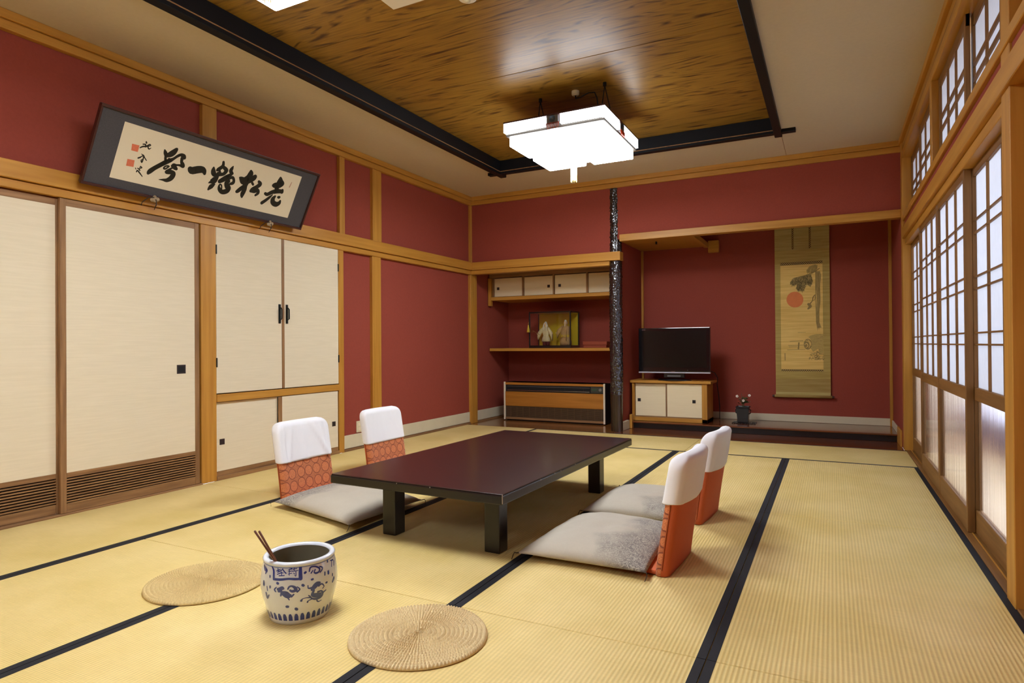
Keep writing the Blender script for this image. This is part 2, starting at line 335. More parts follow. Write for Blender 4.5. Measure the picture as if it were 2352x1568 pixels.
def struct(o, label=None):
    o['kind'] = 'structure'
    if label: o['label'] = label
    return o
def tag(o, label, cat, group=None):
    o['label'] = label; o['category'] = cat
    if group: o['group'] = group
    return o
def thing(name, label, cat, loc=(0, 0, 0), rz=0, group=None):
    o = bpy.data.objects.new(name, None); COL.objects.link(o); o.location = loc; o.rotation_euler = (0, 0, rz)
    o.empty_display_size = .1
    return tag(o, label, cat, group)
def tree(o): return [c for c in o.children]
def dup(root, loc, rz=0, label=None, group=None):
    r = root.copy(); COL.objects.link(r); r.location = loc; r.rotation_euler = (0, 0, rz)
    if label: r['label'] = label
    if group: r['group'] = group
    for ch in list(root.children):
        c = ch.copy(); COL.objects.link(c); c.parent = r
        for g in list(ch.children):
            d = g.copy(); COL.objects.link(d); d.parent = c
    return r
def lathe(bm, prof, n=48, cx=0, cy=0):
    rings = []
    for r, z in prof:
        if r < 1e-5: rings.append([bm.verts.new((cx, cy, z))]); continue
        rings.append([bm.verts.new((cx+r*math.cos(2*PI*i/n), cy+r*math.sin(2*PI*i/n), z)) for i in range(n)])
    for a, b in zip(rings, rings[1:]):
        for i in range(n):
            j = (i+1) % n
            if len(a) == 1 and len(b) == 1: continue
            if len(a) == 1: bm.faces.new((a[0], b[i], b[j]))
            elif len(b) == 1: bm.faces.new((a[i], b[0], a[j]))
            else: bm.faces.new((a[i], b[i], b[j], a[j]))
    return bm
def tube(bm, pts, rad, n=8):
    pts = [Vector(p) for p in pts]; rings = []
    rads = rad if isinstance(rad, (list, tuple)) else [rad]*len(pts)
    for i, p in enumerate(pts):
        d = (pts[min(i+1, len(pts)-1)] - pts[max(i-1, 0)]).normalized()
        a = d.cross(Vector((0, 0, 1)) if abs(d.z) < .9 else Vector((1, 0, 0))).normalized(); b = d.cross(a)
        rings.append([bm.verts.new(p + rads[i]*(math.cos(2*PI*k/n)*a + math.sin(2*PI*k/n)*b)) for k in range(n)])
    for A, B_ in zip(rings, rings[1:]):
        for k in range(n):
            bm.faces.new((A[k], A[(k+1) % n], B_[(k+1) % n], B_[k]))
    bm.faces.new(rings[0]); bm.faces.new(rings[-1][::-1])
    return bm
WK = 1.2
def stroke2d(st):
    """brush stroke -> list of convex-ish polygons in 2d (discs and joining quads along a smoothed line)"""
    pts = []
    if len(st) > 2:
        for i in range(len(st)-1):
            p0, p1, p2, p3 = st[max(i-1, 0)], st[i], st[i+1], st[min(i+2, len(st)-1)]
            for k in range(5):
                t = k/5
                pts.append([.5*((2*p1[c]) + (-p0[c]+p2[c])*t + (2*p0[c]-5*p1[c]+4*p2[c]-p3[c])*t*t + (-p0[c]+3*p1[c]-3*p2[c]+p3[c])*t**3) for c in range(3)])
        pts.append(list(st[-1]))
    else: pts = [list(p) for p in st]
    polys = []
    for x, y, w in pts:
        r = max(w*WK, .0004)/2
        polys.append([(x+r*math.cos(a*PI/5), y+r*math.sin(a*PI/5)) for a in range(10)])
    for a, b in zip(pts, pts[1:]):
        dx, dy = b[0]-a[0], b[1]-a[1]; l = math.hypot(dx, dy)
        if l < 1e-6: continue
        nx, ny = -dy/l, dx/l; ra, rb = max(a[2]*WK, .0004)/2, max(b[2]*WK, .0004)/2
        polys.append([(a[0]+nx*ra, a[1]+ny*ra), (b[0]+nx*rb, b[1]+ny*rb), (b[0]-nx*rb, b[1]-ny*rb), (a[0]-nx*ra, a[1]-ny*ra)])
    return polys
def paint(bm, polys, fn):
    for k, p in enumerate(polys):
        e = (k % 7)*1e-5
        vs = [bm.verts.new(fn(x, y, e)) for x, y in p]
        if len(vs) > 10:
            for t in tessellate_polygon([[Vector((x, y, 0)) for x, y in p]]): 
                try: bm.faces.new([vs[i] for i in t])
                except ValueError: pass
        else: bm.faces.new(vs)
    return bm
D={"ink":[[[.438,.328,.0084],[.4473,.3117,.0211],[.4571,.294,.0198],[.4579,.2766,.0142],[.467,.2615,.0199],[.4805,.2562,.02]],[[.4598,.2948,.0198],[.482,.3098,.0313],[.4999,.3296,.0315],[.5115,.3506,.0215],[.5163,.3594,.0086]],[[.3772,.1528,.0167],[.3842,.1677,.0265],[.4076,.1957,.0252],[.4416,.2281,.0254],[.4695,.2533,.027],[.4937,.2717,.0229],[.5125,.2887,.0158],[.535,.3142,.0159],[.5554,.3274,.0175],[.5727,.3217,.0278],[.5815,.3136,.0206]],[[.5681,.3069,.0205],[.5708,.2836,.0176],[.5818,.2685,.0236],[.5891,.2553,.0207],[.5654,.2566,.0132],[.5422,.2519,.0117],[.5253,.2474,.0203],[.5158,.2389,.0145]],[[.4829,.2776,.0143],[.4973,.2697,.0172]],[[.4907,.2323,.01],[.4746,.2265,.0091],[.4659,.2109,.01],[.4772,.208,.0092],[.4909,.2219,.0086],[.4971,.231,.0086]],[[.5216,.2494,.0145],[.5352,.2351,.0262],[.55,.2269,.0176]],[[.5296,.2336,.0116],[.5106,.2166,.0116],[.4914,.1908,.0202],[.5174,.1944,.0232]],[[.5148,.2028,.0174],[.5397,.1911,.0278],[.5342,.1595,.0293],[.5107,.1371,.0233],[.4847,.1338,.013],[.4565,.1289,.0029]],[[.644,.2514,.0301],[.661,.2435,.0424],[.695,.2584,.0443],[.7278,.2685,.0401],[.7465,.2624,.031],[.7569,.2462,.0187]],[[.8698,.3613,.016],[.8744,.3434,.0192],[.8715,.3266,.0225],[.8488,.3015,.0223],[.8413,.2932,.0159]],[[.81,.3041,.0126],[.8139,.2829,.0285],[.8241,.2632,.0318],[.8418,.2517,.0192]],[[.8779,.3283,.0193],[.9052,.3161,.0259],[.9116,.3032,.026],[.8989,.279,.0211],[.874,.2694,.0226],[.859,.2624,.0193]],[[.8589,.2977,.0144],[.8703,.275,.0193]],[[.8559,.2713,.0224],[.8533,.2385,.0289],[.8455,.2109,.0289],[.8189,.198,.0159],[.8067,.1887,.0048]],[[.8352,.2308,.016],[.8244,.2122,.0191]],[[.8559,.1908,.0097],[.8354,.1698,.0289],[.8203,.1437,.0128]],[[.9553,.3519,.0066],[.9507,.3345,.0197],[.9472,.314,.0246],[.9609,.3012,.0215],[.967,.2995,.0165]],[[.8874,.2211,.026],[.9093,.2394,.031],[.9358,.2655,.0312],[.9592,.2909,.0198]],[[.9511,.2529,.0132],[.9768,.2724,.0183],[.9952,.2539,.0184],[.9944,.2338,.0218],[.9764,.2229,.0167]],[[.9565,.2378,.0232],[.9442,.2217,.0297],[.9595,.199,.0365],[.975,.1861,.0301],[.9648,.1639,.0333],[.9336,.1502,.0298],[.9058,.1635,.0246],[.8941,.1836,.0147],[.898,.2009,.0091],[.9117,.1943,.0098],[.9201,.1734,.0099]],[[1.1091,.3551,.0172],[1.1149,.3347,.0379],[1.1066,.3057,.0379],[1.0891,.2812,.0412]],[[1.0344,.2861,.0101],[1.0498,.2849,.0203],[1.0786,.2786,.0308]],[[1.0406,.2793,.0135],[1.067,.259,.0273],[1.096,.2627,.0344]],[[1.1622,.3331,.0105],[1.1563,.3181,.0331],[1.1384,.2933,.0313],[1.1101,.2762,.038]],[[1.103,.2644,.0379],[1.1018,.237,.0311],[1.1053,.2073,.0312],[1.1005,.1689,.0295],[1.1051,.146,.0104]],[[1.0913,.2345,.0207],[1.0714,.2063,.0274],[1.0505,.1812,.0239],[1.0407,.1824,.0068]],[[1.1527,.2712,.0175],[1.1641,.262,.0158]],[[1.2044,.2957,.0177],[1.2228,.2795,.0285],[1.2045,.2544,.0266],[1.1707,.2293,.0211],[1.1623,.2102,.0211]],[[1.1623,.2102,.0211],[1.19,.22,.0354],[1.2192,.2267,.0268],[1.2304,.2084,.0215],[1.2144,.1875,.0161]],[[1.3846,.3712,.0148],[1.3913,.3446,.0409],[1.3839,.3108,.0409],[1.3581,.3012,.0369],[1.3428,.2975,.0221]],[[1.4004,.3432,.0335],[1.4228,.3308,.0263],[1.4086,.3131,.0299],[1.3814,.296,.0372],[1.3868,.2724,.0317],[1.3779,.2525,.0298]],[[1.2951,.2195,.0201],[1.3166,.2173,.0239],[1.3522,.2431,.0277],[1.3883,.2584,.0317],[1.4275,.2674,.0283],[1.4441,.264,.0227],[1.4406,.2776,.0227]],[[1.364,.2244,.0074],[1.3449,.1988,.0185],[1.3195,.1684,.0221],[1.293,.1414,.0238]],[[1.3926,.2164,.0169],[1.3811,.1924,.0318],[1.3918,.166,.0357],[1.4255,.1568,.036],[1.4499,.171,.0286],[1.455,.1903,.0172]],[[1.4182,.2167,.0094],[1.4307,.2177,.0208],[1.4419,.2219,.0076]],[[.2825,.2988,.0063],[.2983,.3111,.0084],[.3163,.3163,.0084],[.3246,.3254,.0074],[.3349,.3351,.0064],[.3417,.3304,.0053],[.3264,.3192,.0063]],[[.3085,.3472,.0052],[.3119,.3393,.0095]],[[.2943,.3253,.0063],[.3088,.3274,.0074],[.3149,.3137,.0084]],[[.327,.3172,.0063],[.3379,.3059,.0074],[.3493,.3159,.0026]],[[.3015,.2622,.0032],[.3162,.2563,.0074],[.3258,.2456,.0064],[.3433,.2302,.0047]],[[.3162,.2563,.0074],[.3025,.2436,.0053],[.2885,.232,.0074],[.2948,.2326,.0042],[.3053,.241,.0032]],[[.3185,.248,.0064],[.3206,.233,.0064],[.3179,.2121,.0085],[.3103,.2235,.0053],[.3186,.2324,.0042]],[[.29,.1656,.0042],[.2951,.159,.0042]],[[.3024,.1677,.0042],[.3142,.164,.0075],[.3206,.1567,.0064]],[[.3169,.1849,.0043],[.3277,.1777,.0064],[.3165,.1713,.0053],[.3175,.1829,.0043]],[[.3028,.1431,.0064],[.3065,.153,.0074],[.3254,.1398,.0075],[.3467,.1225,.0043]]],"seal":[[[.2288,.3093],[.2748,.3108],[.2762,.2683],[.2342,.2673]],[[.2271,.2095],[.2718,.2118],[.2764,.1687],[.2299,.1652]]],"sun":[[-.2865,1.4998],[-.2878,1.4852],[-.2914,1.4711],[-.2971,1.4578],[-.3048,1.4457],[-.3144,1.435],[-.3255,1.4261],[-.338,1.4191],[-.3514,1.4144],[-.3655,1.4119],[-.3799,1.4118],[-.3942,1.4141],[-.408,1.4187],[-.421,1.4255],[-.4328,1.4343],[-.4432,1.4449],[-.4518,1.4571],[-.4584,1.4705],[-.4629,1.4847],[-.4651,1.4995],[-.465,1.5143],[-.4625,1.5289],[-.4578,1.5428],[-.4509,1.5556],[-.4421,1.5671],[-.4315,1.5769],[-.4195,1.5848],[-.4064,1.5906],[-.3925,1.594],[-.3782,1.5952],[-.3638,1.5939],[-.3498,1.5903],[-.3365,1.5845],[-.3241,1.5766],[-.3132,1.5668],[-.3038,1.5554],[-.2963,1.5426],[-.2908,1.5289],[-.2876,1.5145]],"pine":[[-.4275,1.7041],[-.3917,1.7555],[-.3387,1.767],[-.2644,1.782],[-.2037,1.7928],[-.1872,1.7155],[-.1961,1.6777],[-.2136,1.6499],[-.2566,1.6808],[-.2701,1.6335],[-.2878,1.5959],[-.3184,1.5973],[-.362,1.6283],[-.3527,1.6858],[-.3925,1.6684]],"pine2":[[-.2508,1.8388],[-.2202,1.8799],[-.164,1.9002],[-.1341,1.8887],[-.1475,1.8324],[-.1949,1.8067],[-.2468,1.805]],"trunk":[[-.1604,1.8189],[-.1134,1.8208],[-.101,1.7773],[-.1129,1.645],[-.1078,1.5022],[-.1219,1.3602],[-.123,1.2367],[-.1011,1.1725],[-.1443,1.1673],[-.1572,1.2375],[-.1561,1.3613],[-.1462,1.5038],[-.1577,1.6472]],"mound":[[-.2378,1.0691],[-.1994,1.0898],[-.1558,1.1],[-.0846,1.099],[-.0866,.8782],[-.12,.8783],[-.1357,.9324],[-.1902,.8964],[-.2117,.9327],[-.2003,.9931],[-.2162,1.0416]],"rock":[[-.2485,.8026],[-.2125,.8481],[-.2312,.8904],[-.1904,.8813],[-.1577,.8964],[-.133,.9324],[-.1199,.8843],[-.1364,.8482],[-.0853,.8393],[-.0857,.7991]],"wheel":[[-.2014,.9841],[-.2027,.9698],[-.2062,.9564],[-.2117,.9445],[-.219,.9347],[-.2277,.9275],[-.2372,.9235],[-.2471,.9227],[-.2569,.9252],[-.266,.9309],[-.2739,.9395],[-.2802,.9506],[-.2845,.9635],[-.2867,.9775],[-.2866,.9919],[-.2842,1.0058],[-.2796,1.0187],[-.2731,1.0296],[-.265,1.0381],[-.2558,1.0437],[-.246,1.0461],[-.2361,1.0452],[-.2266,1.0409],[-.2181,1.0337],[-.211,1.0238],[-.2057,1.0118],[-.2024,.9983]],"scrollst":[[[-.1174,1.852,.0063],[-.1604,1.8189,.0081],[-.2036,1.8,.0073],[-.2557,1.7815,.0064],[-.3082,1.7605,.0055]],[[-.1586,1.5567,.0063],[-.1846,1.5244,.0082],[-.1936,1.4818,.0063],[-.2198,1.4446,.01],[-.2332,1.3972,.0045]],[[-.1629,1.5521,.0054],[-.1677,1.4951,.0054],[-.1893,1.4864,.0045]],[[-.2328,1.445,.0227],[-.2157,1.4205,.0273],[-.2376,1.3925,.0137]],[[-.1562,1.8091,.0045],[-.1586,1.5519,.0054],[-.1529,1.2374,.0045]],[[-.1306,1.8076,.0045],[-.1201,1.5502,.0045],[-.1273,1.2368,.0036]],[[-.4324,1.0182,.0047],[-.2932,1.0242,.0046]],[[-.4497,.9705,.0041],[-.2881,.9756,.0041]],[[-.4614,.9202,.0041],[-.2721,.9239,.004]],[[-.3377,1.0003,.0128],[-.3438,.9333,.0128]],[[-.4442,.9521,.0035],[-.3603,.9547,.0035]],[[-.4871,.8784,.0071],[-.4867,.7985,.0071]],[[-.1254,.8722,.008],[-.0851,.8692,.0057]],[[-.3477,1.1224,.0035],[-.2648,1.1211,.0023]]],"wheelst":[[[-.2657,1.024,.0058],[-.2329,1.0115,.0081],[-.2223,.9751,.0069],[-.2335,.9389,.0046]],[[-.2771,.9816,.0046],[-.255,.9935,.0069],[-.2443,.9632,.0069],[-.2664,.9451,.0046]],[[-.2436,1.0359,.0046],[-.2165,1.0053,.0057],[-.2114,.969,.0046]]],"pot":[[[-.2206,.2135,.0035],[-.2071,.1995,.007],[-.2023,.1733,.0077]],[[-.2031,.1725,.0069],[-.1748,.1735,.0072],[-.145,.1763,.0061],[-.1215,.1744,.0069],[-.1,.1728,.006]],[[-.1023,.2134,.0087],[-.1028,.1955,.0107],[-.1023,.1745,.0114]],[[-.1892,.2085,.0034],[-.1856,.2001,.0033]],[[-.1934,.201,.003],[-.1789,.2064,.0029]],[[-.1892,.1898,.0025],[-.1736,.1965,.0032]],[[-.1684,.2097,.0024],[-.1764,.2022,.0032],[-.1888,.197,.0027]],[[-.1699,.2083,.0032],[-.156,.1956,.0034],[-.1527,.1963,.0015]],[[-.1788,.1948,.0023],[-.1648,.196,.0022]],[[-.1722,.1995,.0026],[-.1707,.1864,.0026]],[[-.1812,.1859,.0029],[-.1604,.1875,.0028]],[[-.1438,.2134,.0027],[-.1339,.2102,.0039]],[[-.147,.2055,.0022],[-.1338,.208,.0022]],[[-.1463,.1999,.0022],[-.1318,.2022,.0021]],[[-.142,.2084,.0022],[-.1423,.1881,.0022]],[[-.1459,.1925,.0022],[-.133,.195,.0021]],[[-.1257,.2134,.0025],[-.1254,.2032,.0024]],[[-.1304,.2072,.0022],[-.1157,.2092,.0022]],[[-.1317,.2008,.0021],[-.1108,.2022,.0021]],[[-.1188,.2014,.0024],[-.1185,.1853,.0024],[-.1232,.1872,.0018]],[[-.1266,.1946,.0021],[-.1233,.1916,.0021]],[[.0146,.2134,.0064],[.0087,.1669,.009]],[[.0091,.1676,.0079]],[[.0318,.2046,.0032],[.0531,.2012,.004]],[[.0407,.2018,.0035],[.0326,.1833,.0038]],[[.0591,.1959,.0051],[.051,.182,.0042]],[[-.0707,.1937,.0039],[-.0663,.2047,.0047],[-.0556,.2071,.0041],[-.0416,.2034,.005],[-.0298,.1938,.0051],[-.035,.1843,.005],[-.0461,.1825,.0058],[-.0528,.1872,.0041],[-.0483,.1951,.0041]],[[-.0286,.2012,.0034],[-.0175,.1952,.0044],[-.0212,.1869,.0044],[-.0297,.1814,.0035]],[[-.0646,.1866,.004],[-.0573,.1941,.0032]],[[-.2224,.181,.0055],[-.2216,.1766,.0055]],[[-.2173,.1453,.0064],[-.2174,.1414,.0063]],[[-.1862,.1608,.0074],[-.1825,.1596,.0073]],[[-.0957,.1511,.0078],[-.0927,.149,.0077]],[[-.1534,.0756,.0086],[-.1492,.0756,.0086]],[[-.1199,.0652,.0095],[-.1167,.063,.0094]],[[-.0871,.1913,.007],[-.0838,.193,.0062]],[[-.0082,.1753,.0051],[-.0096,.1663,.0051]],[[-.0634,.1642,.0055],[-.0593,.1648,.0056]],[[-.0064,.1373,.0057],[-.0019,.1374,.0058]],[[.0317,.1559,.0068],[.0308,.1513,.0068]],[[-.1891,.146,.0034],[-.1965,.1374,.0051],[-.1907,.1303,.0034]],[[-.1836,.1403,.0066],[-.1766,.1392,.0122],[-.1664,.1445,.0111],[-.1615,.143,.0064]],[[-.18,.1327,.0065],[-.1696,.1335,.008]],[[-.1721,.1171,.005],[-.1663,.1273,.0097],[-.1536,.1227,.0195],[-.1445,.1175,.0162],[-.1374,.119,.008]],[[-.1456,.1415,.0046],[-.1409,.1492,.0054],[-.1318,.1511,.0054],[-.1213,.1447,.0091],[-.1183,.1366,.0091],[-.1303,.133,.0077],[-.1379,.1366,.0062]],[[-.1137,.1472,.0031],[-.1055,.1383,.0043],[-.1138,.1301,.0054]],[[-.1338,.1129,.0048],[-.1259,.1215,.0048]],[[-.1465,.1093,.0041],[-.1422,.1023,.0036]],[[-.0635,.129,.0081],[-.0552,.1364,.0146],[-.0452,.1435,.0151],[-.0345,.1452,.0085]],[[-.0774,.1462,.0031],[-.0759,.1364,.0039],[-.0635,.1354,.0064]],[[-.0382,.1351,.0051],[-.0256,.1395,.0045],[-.0161,.1285,.0033],[-.0218,.1222,.0034]],[[-.057,.1243,.0068],[-.0612,.1103,.0101],[-.0509,.1043,.0139],[-.0348,.1012,.0147],[-.0276,.1056,.0056]],[[-.0413,.1149,.0053],[-.0266,.1137,.0046],[-.0196,.103,.0067],[-.0261,.0917,.0077],[-.0445,.089,.0064],[-.062,.0954,.0051],[-.0708,.106,.0042],[-.0757,.1104,.0025]],[[-.0196,.1046,.0057],[-.0057,.11,.0041]],[[-.0672,.1,.0042],[-.0833,.1027,.0026],[-.0957,.1009,.0029],[-.1003,.095,.0074]],[[-.062,.0938,.0035],[-.075,.0901,.0031],[-.078,.0856,.006]],[[-.0418,.083,.0047],[-.035,.0757,.0039],[-.0215,.0774,.0025]],[[-.2789,.2056,.0062],[-.2577,.1968,.0118],[-.2437,.1938,.006],[-.2517,.1845,.0064]],[[-.2568,.1541,.0089],[-.2564,.1447,.0112]],[[-.2345,.142,.0039],[-.2305,.1286,.0039]],[[-.2404,.1165,.0086],[-.2377,.1004,.0086],[-.2242,.1134,.004]],[[.03,.1286,.0075],[.0401,.1381,.0108]]]}
# ---------------------------------------------------------------- floor: tatami mats with border cloths
XL, YN = -4.14, -4.0
floor = struct(box('floor', (XL-.1, .62, YN, 8.1, -.12, -.035), 'hall', bevel=0), 'wooden subfloor under the tatami mats')
def mat_piece(x0, x1, y0, y1, along, bands, label=None):
    g = .0016
    o = box('tatami_mat', (x0+g, x1-g, y0+g, y1-g, -.035, 0), 'tat'+along, floor, bevel=.002)
    for side in bands:
        w = .031
        d = {'l': (x0+g, x0+w, y0+g, y1-g), 'r': (x1-w, x1-g, y0+g, y1-g), 'n': (x0+g, x1-g, y0+g, y0+w), 'f': (x0+g, x1-g, y1-w, y1-g)}[side]
        box('border_cloth', (*d, -.004, .0012), 'band', o, bevel=.0006)
cols = [(-4.107, -3.24), (-3.24, -2.285), (-2.285, -1.302), (-1.302, -.363), (-.363, .606)]
for i, (a, b) in enumerate(cols):
    ys = [-2.75, -.77, 1.15, 3.07, 4.98] if i == 0 else [-3.7, -1.79, .13, 2.045, 3.97, 5.894]
    for y0, y1 in zip(ys, ys[1:]):
        mat_piece(a, b, y0, y1, 'Y', 'r' if i == 0 else 'lr')
mat_piece(-4.107, -3.13, 4.98, 6.79, 'Y', 'r')
mat_piece(-3.13, -1.235, 5.894, 6.79, 'X', 'nf'); mat_piece(-1.235, .606, 5.894, 6.79, 'X', 'nf')
mat_piece(-4.107, .606, -4.0, -3.7, 'X', '')
mat_piece(-4.107, -3.24, -3.7, -2.75, 'Y', 'r')

# ---------------------------------------------------------------- ceiling: beige border, sunk veneered centre, black beams
ZC = 2.896
bm = BM()
for d in ((XL-.02, -3.25, YN, 6.97), (-.385, .72, YN, 6.97), (-3.25, -.385, 6.04, 6.97)):
    bx(bm, *d, ZC, ZC+.05)
ceiling = struct(link('ceiling', bm, 'plaster', bevel=0), 'matt beige border of the ceiling')
box('seam_strip', (-.392, -.388, 6.1, 6.92, ZC-.0015, ZC+.001), 'brownY', ceiling, bevel=0)
yb = [-3.62, -2.65, -1.68, -.71, .26, 1.23, 2.20, 3.17, 4.14, 5.11, 6.08]
for a, b in zip(yb, yb[1:]):
    box('ceiling_panel', (-3.27, -.36, a+.003, b-.003, 3.012, 3.03), 'ceilwood', ceiling, bevel=.002)
box('panel_backing', (-3.3, -.33, YN, 6.1, 3.03, 3.05), 'blackmat', ceiling, bevel=0)
def beam(d, grooves):
    o = struct(box('trim_1', d, 'beam', bevel=.003)); o.name = 'trim_1'; o['label'] = 'black lacquered beam framing the sunk ceiling'
    for g in grooves: box('moulding_strip', g, 'brownY', o, bevel=.0008)
beam((-3.275, -3.205, YN, 6.17, 2.862, 3.012), [(-3.207, -3.2, YN, 6.02, 2.889, 2.8955)])
beam((-.443, -.38, YN, 6.15, 2.862, 3.012), [])
beam((-3.36, -.265, 6.02, 6.085, 2.866, 3.012), [(-3.2, -.44, 6.014, 6.022, 2.889, 2.896)])

# ---------------------------------------------------------------- left wall
T = 10
def post(d, mat='woodZ', label=None, bevel=.003, name=None):
    global T
    T += 1
    o = struct(box(name or 'trim_%d' % T, d, mat, bevel=bevel)); 
    if label: o['label'] = label
    return o
wl = struct(box('wall_left', (XL-.06, XL, 4.52, 8.02, 0, ZC), 'red', bevel=0), 'dark red plastered wall')
up = link('upper_wall', bx(BM(), XL-.06, XL, YN, 4.52, 1.9, ZC), 'red', wl); low = link('lower_wall', bx(BM(), XL-.06, XL, YN, .2, 0, 1.9), 'red', wl)
post((XL, -4.082, YN, 6.92, 2.845, ZC), 'woodY', 'upper strip of the ceiling cornice'); post((XL, -4.097, YN, 6.92, 2.79, 2.843), 'woodY', 'lower strip of the ceiling cornice')
post((XL, -4.075, YN, 6.93, 1.957, 2.058), 'woodY', 'wide head rail along the left wall')
post((XL, -4.098, YN, 6.93, 1.905, 1.955), 'woodY', 'grooved door head under the rail')
for a, b, z0, z1 in ((3.043, 3.17, 0, 1.905), (4.478, 4.548, 0, 1.905), (4.964, 5.10, .0, 1.905), (6.885, 7.045, 0, 1.905),
                     (3.062, 3.182, 2.058, 2.79), (4.502, 4.572, 2.058, 2.79), (4.978, 5.115, 2.058, 2.79), (6.90, 6.97, 2.058, 2.79)):
    post((XL-.01, -4.105, a, b, z0, z1), 'woodZ', 'yellow wooden post in the left wall')
for a, b in ((4.548, 4.964), (5.10, 6.885), (7.045, 8.0)):
    struct(box('baseboard_left', (XL, -4.128, a, b, .022, .148), 'base', bevel=.002), 'off-white skirting of the left wall')
    post((XL, -4.112, a, b, -.01, .018), 'brownY', 'dark gap strip along the mats')
link('door_light_block', bx(BM(), XL-.08, XL-.05, .2, 3.17, 0, 1.93), 'blackmat', wl)  # unseen black sheet added behind the doors to stop light leaking in
# fusuma doors with louvred feet
def fusuma(name, y0, y1, x, label, pull=None, lst=True):
    d = struct(box(name, (x-.02, x-.004, y0+.02, y1-.02, .25, 1.862), 'paperdoor', bevel=0), label)
    for a, b in ((y0, y0+.034), (y1-.034, y1)):
        box('stile', (x-.028, x, a, b, .012, 1.9), 'brownZ', d, bevel=.002)
    box('top_rail', (x-.026, x-.002, y0+.034, y1-.034, 1.858, 1.9), 'brownY', d)
    box('middle_rail', (x-.026, x-.002, y0+.034, y1-.034, .222, .252), 'brownY', d)
    box('bottom_rail', (x-.026, x-.002, y0+.034, y1-.034, .012, .068), 'brownY', d)
    box('louvre_back', (x-.026, x-.022, y0+.034, y1-.034, .066, .224), 'blackmat', d, bevel=0)
    n = 9
    for k in range(n):
        z = .074 + k*.0166
        box('slat', (x-.018, x-.001, y0+.034, y1-.034, z, z+.0085), 'brownY', d, bevel=.0008)
    if pull:
        p = box('finger_pull', (x-.006, x-.0025, pull, pull+.068, .815, .878), 'pull', d, bevel=.001)
        box('pull_recess', (x-.0034, x-.0022, pull+.01, pull+.058, .825, .868), 'blackmat', p, bevel=0)
fusuma('door_1', 1.16, 2.125, -4.128, 'cream paper sliding door at the end of the wall, set behind its neighbour')
fusuma('door_2', 2.10, 3.022, -4.098, 'cream paper sliding door with square pull beside the wide post', 2.848)
fusuma('door_3', .2, 1.18, -4.098, 'cream paper sliding door outside the view')
post((XL, -4.09, .2, 3.043, -.01, .011), 'brownY', 'worn threshold under the sliding doors')

# built-in closet
cl = thing('built_in_closet', 'built-in closet with two tall cream doors above two low sliding ones', 'closet', (-4.12, 3.82, 0))
box('carcass', (XL-.3, XL-.01, 3.165, 4.482, 0, 1.93), 'brownZ', cl, bevel=0)
for a, b, hy in ((3.172, 3.800, 3.775), (3.829, 4.476, 3.853)):
    d = box('door', (-4.128, -4.108, a, b, .652, 1.905), 'paperdoor', cl, bevel=.002)
    tube_bm = tube(BM(), [(-4.106, hy, 1.215), (-4.08, hy, 1.235), (-4.08, hy, 1.315), (-4.106, hy, 1.335)], .006)
    bx(tube_bm, -4.109, -4.102, hy-.010, hy+.010, 1.195, 1.355)
    link('handle', tube_bm, 'iron', d, smooth=False)
    hg = 3.17 if a < 3.5 else 4.474
    for z in (.85, 1.7): box('hinge', (-4.108, -4.1, hg-.004, hg+.006, z, z+.07), 'iron', d, bevel=.001)
box('centre_strip', (-4.126, -4.106, 3.802, 3.827, .652, 1.905), 'brownZ', cl)
box('shelf_rail', (-4.135, -4.098, 3.17, 4.478, .588, .645), 'woodY', cl, bevel=.003)
box('head_gap', (-4.135, -4.118, 3.17, 4.478, 1.905, 1.93), 'brownY', cl)
box('lower_track', (-4.135, -4.1, 3.17, 4.478, -.01, .03), 'brownY', cl)
for a, b, x, py in ((3.17, 3.775, -4.121, 3.205), (3.755, 4.462, -4.106, 4.385)):
    d = box('sliding_panel', (x-.012, x, a, b, .065, .583), 'paperdoor', cl, bevel=.001)
    box('pull', (x-.002, x+.002, py, py+.044, .262, .306), 'pull', d, bevel=.001)
    box('foot_rail', (x-.014, x+.002, a, b, .03, .066), 'brownY', d)
box('meeting_stile', (-4.118, -4.102, 3.755, 3.795, .03, .583), 'brownZ', cl)

out = thing('wall_outlet', 'cream wall outlet plate low on the red wall behind the chair', 'outlet', (-4.135, 4.785, .21))
box('plate', (XL, -4.130, 4.748, 4.826, .157, .268), 'ivory', out, bevel=.003)
for z in (.19, .235): box('socket', (-4.131, -4.1285, 4.768, 4.806, z-.014, z+.014), 'metalwhite', out, bevel=.001)

# ---------------------------------------------------------------- far wall, shelf alcove and scroll alcove
YB = 6.93
wb = struct(box('wall_back', (XL, -2.2, YB, YB+.08, 2.0, ZC), 'red', bevel=0), 'dark red wall above the alcoves')
link('right_part', bx(BM(), -2.2, .62, YB, YB+.08, 2.2, ZC), 'red', wb)
link('alcove_back', bx(BM(), XL, .72, 8.0, 8.06, -.05, 2.8), 'red', wb)
link('partition', bx(BM(), -2.27, -2.185, 7.03, 8.0, 0, 2.76), 'red', wb)
link('alcove_side', bx(BM(), .592, .66, 6.9, 8.0, 0, 2.76), 'red', wb)
struct(box('ceiling_2', (-2.2, .62, 7.0, 8.02, 2.74, 2.78), 'woodX', bevel=0), 'boarded top of the scroll alcove')
struct(box('ceiling_3', (XL, -2.25, 7.0, 8.02, 1.98, 2.02), 'brownX', bevel=0), 'boarded top of the shelf alcove')
post((XL, .6, 6.885, YB, 2.845, ZC), 'woodX', 'upper strip of the ceiling cornice'); post((XL, .6, 6.9, YB, 2.79, 2.843), 'woodX', 'lower strip of the ceiling cornice')
post((-4.1, -2.128, 6.875, 7.0, 1.957, 2.056), 'woodX', 'head rail ending at the black pillar')
post((-4.1, -2.262, 6.895, 6.99, 1.905, 1.955), 'woodX', 'lintel under the head rail')
post((-2.142, .592, 6.9, 7.0, 2.172, 2.25), 'woodX', 'dropped lintel over the scroll alcove')
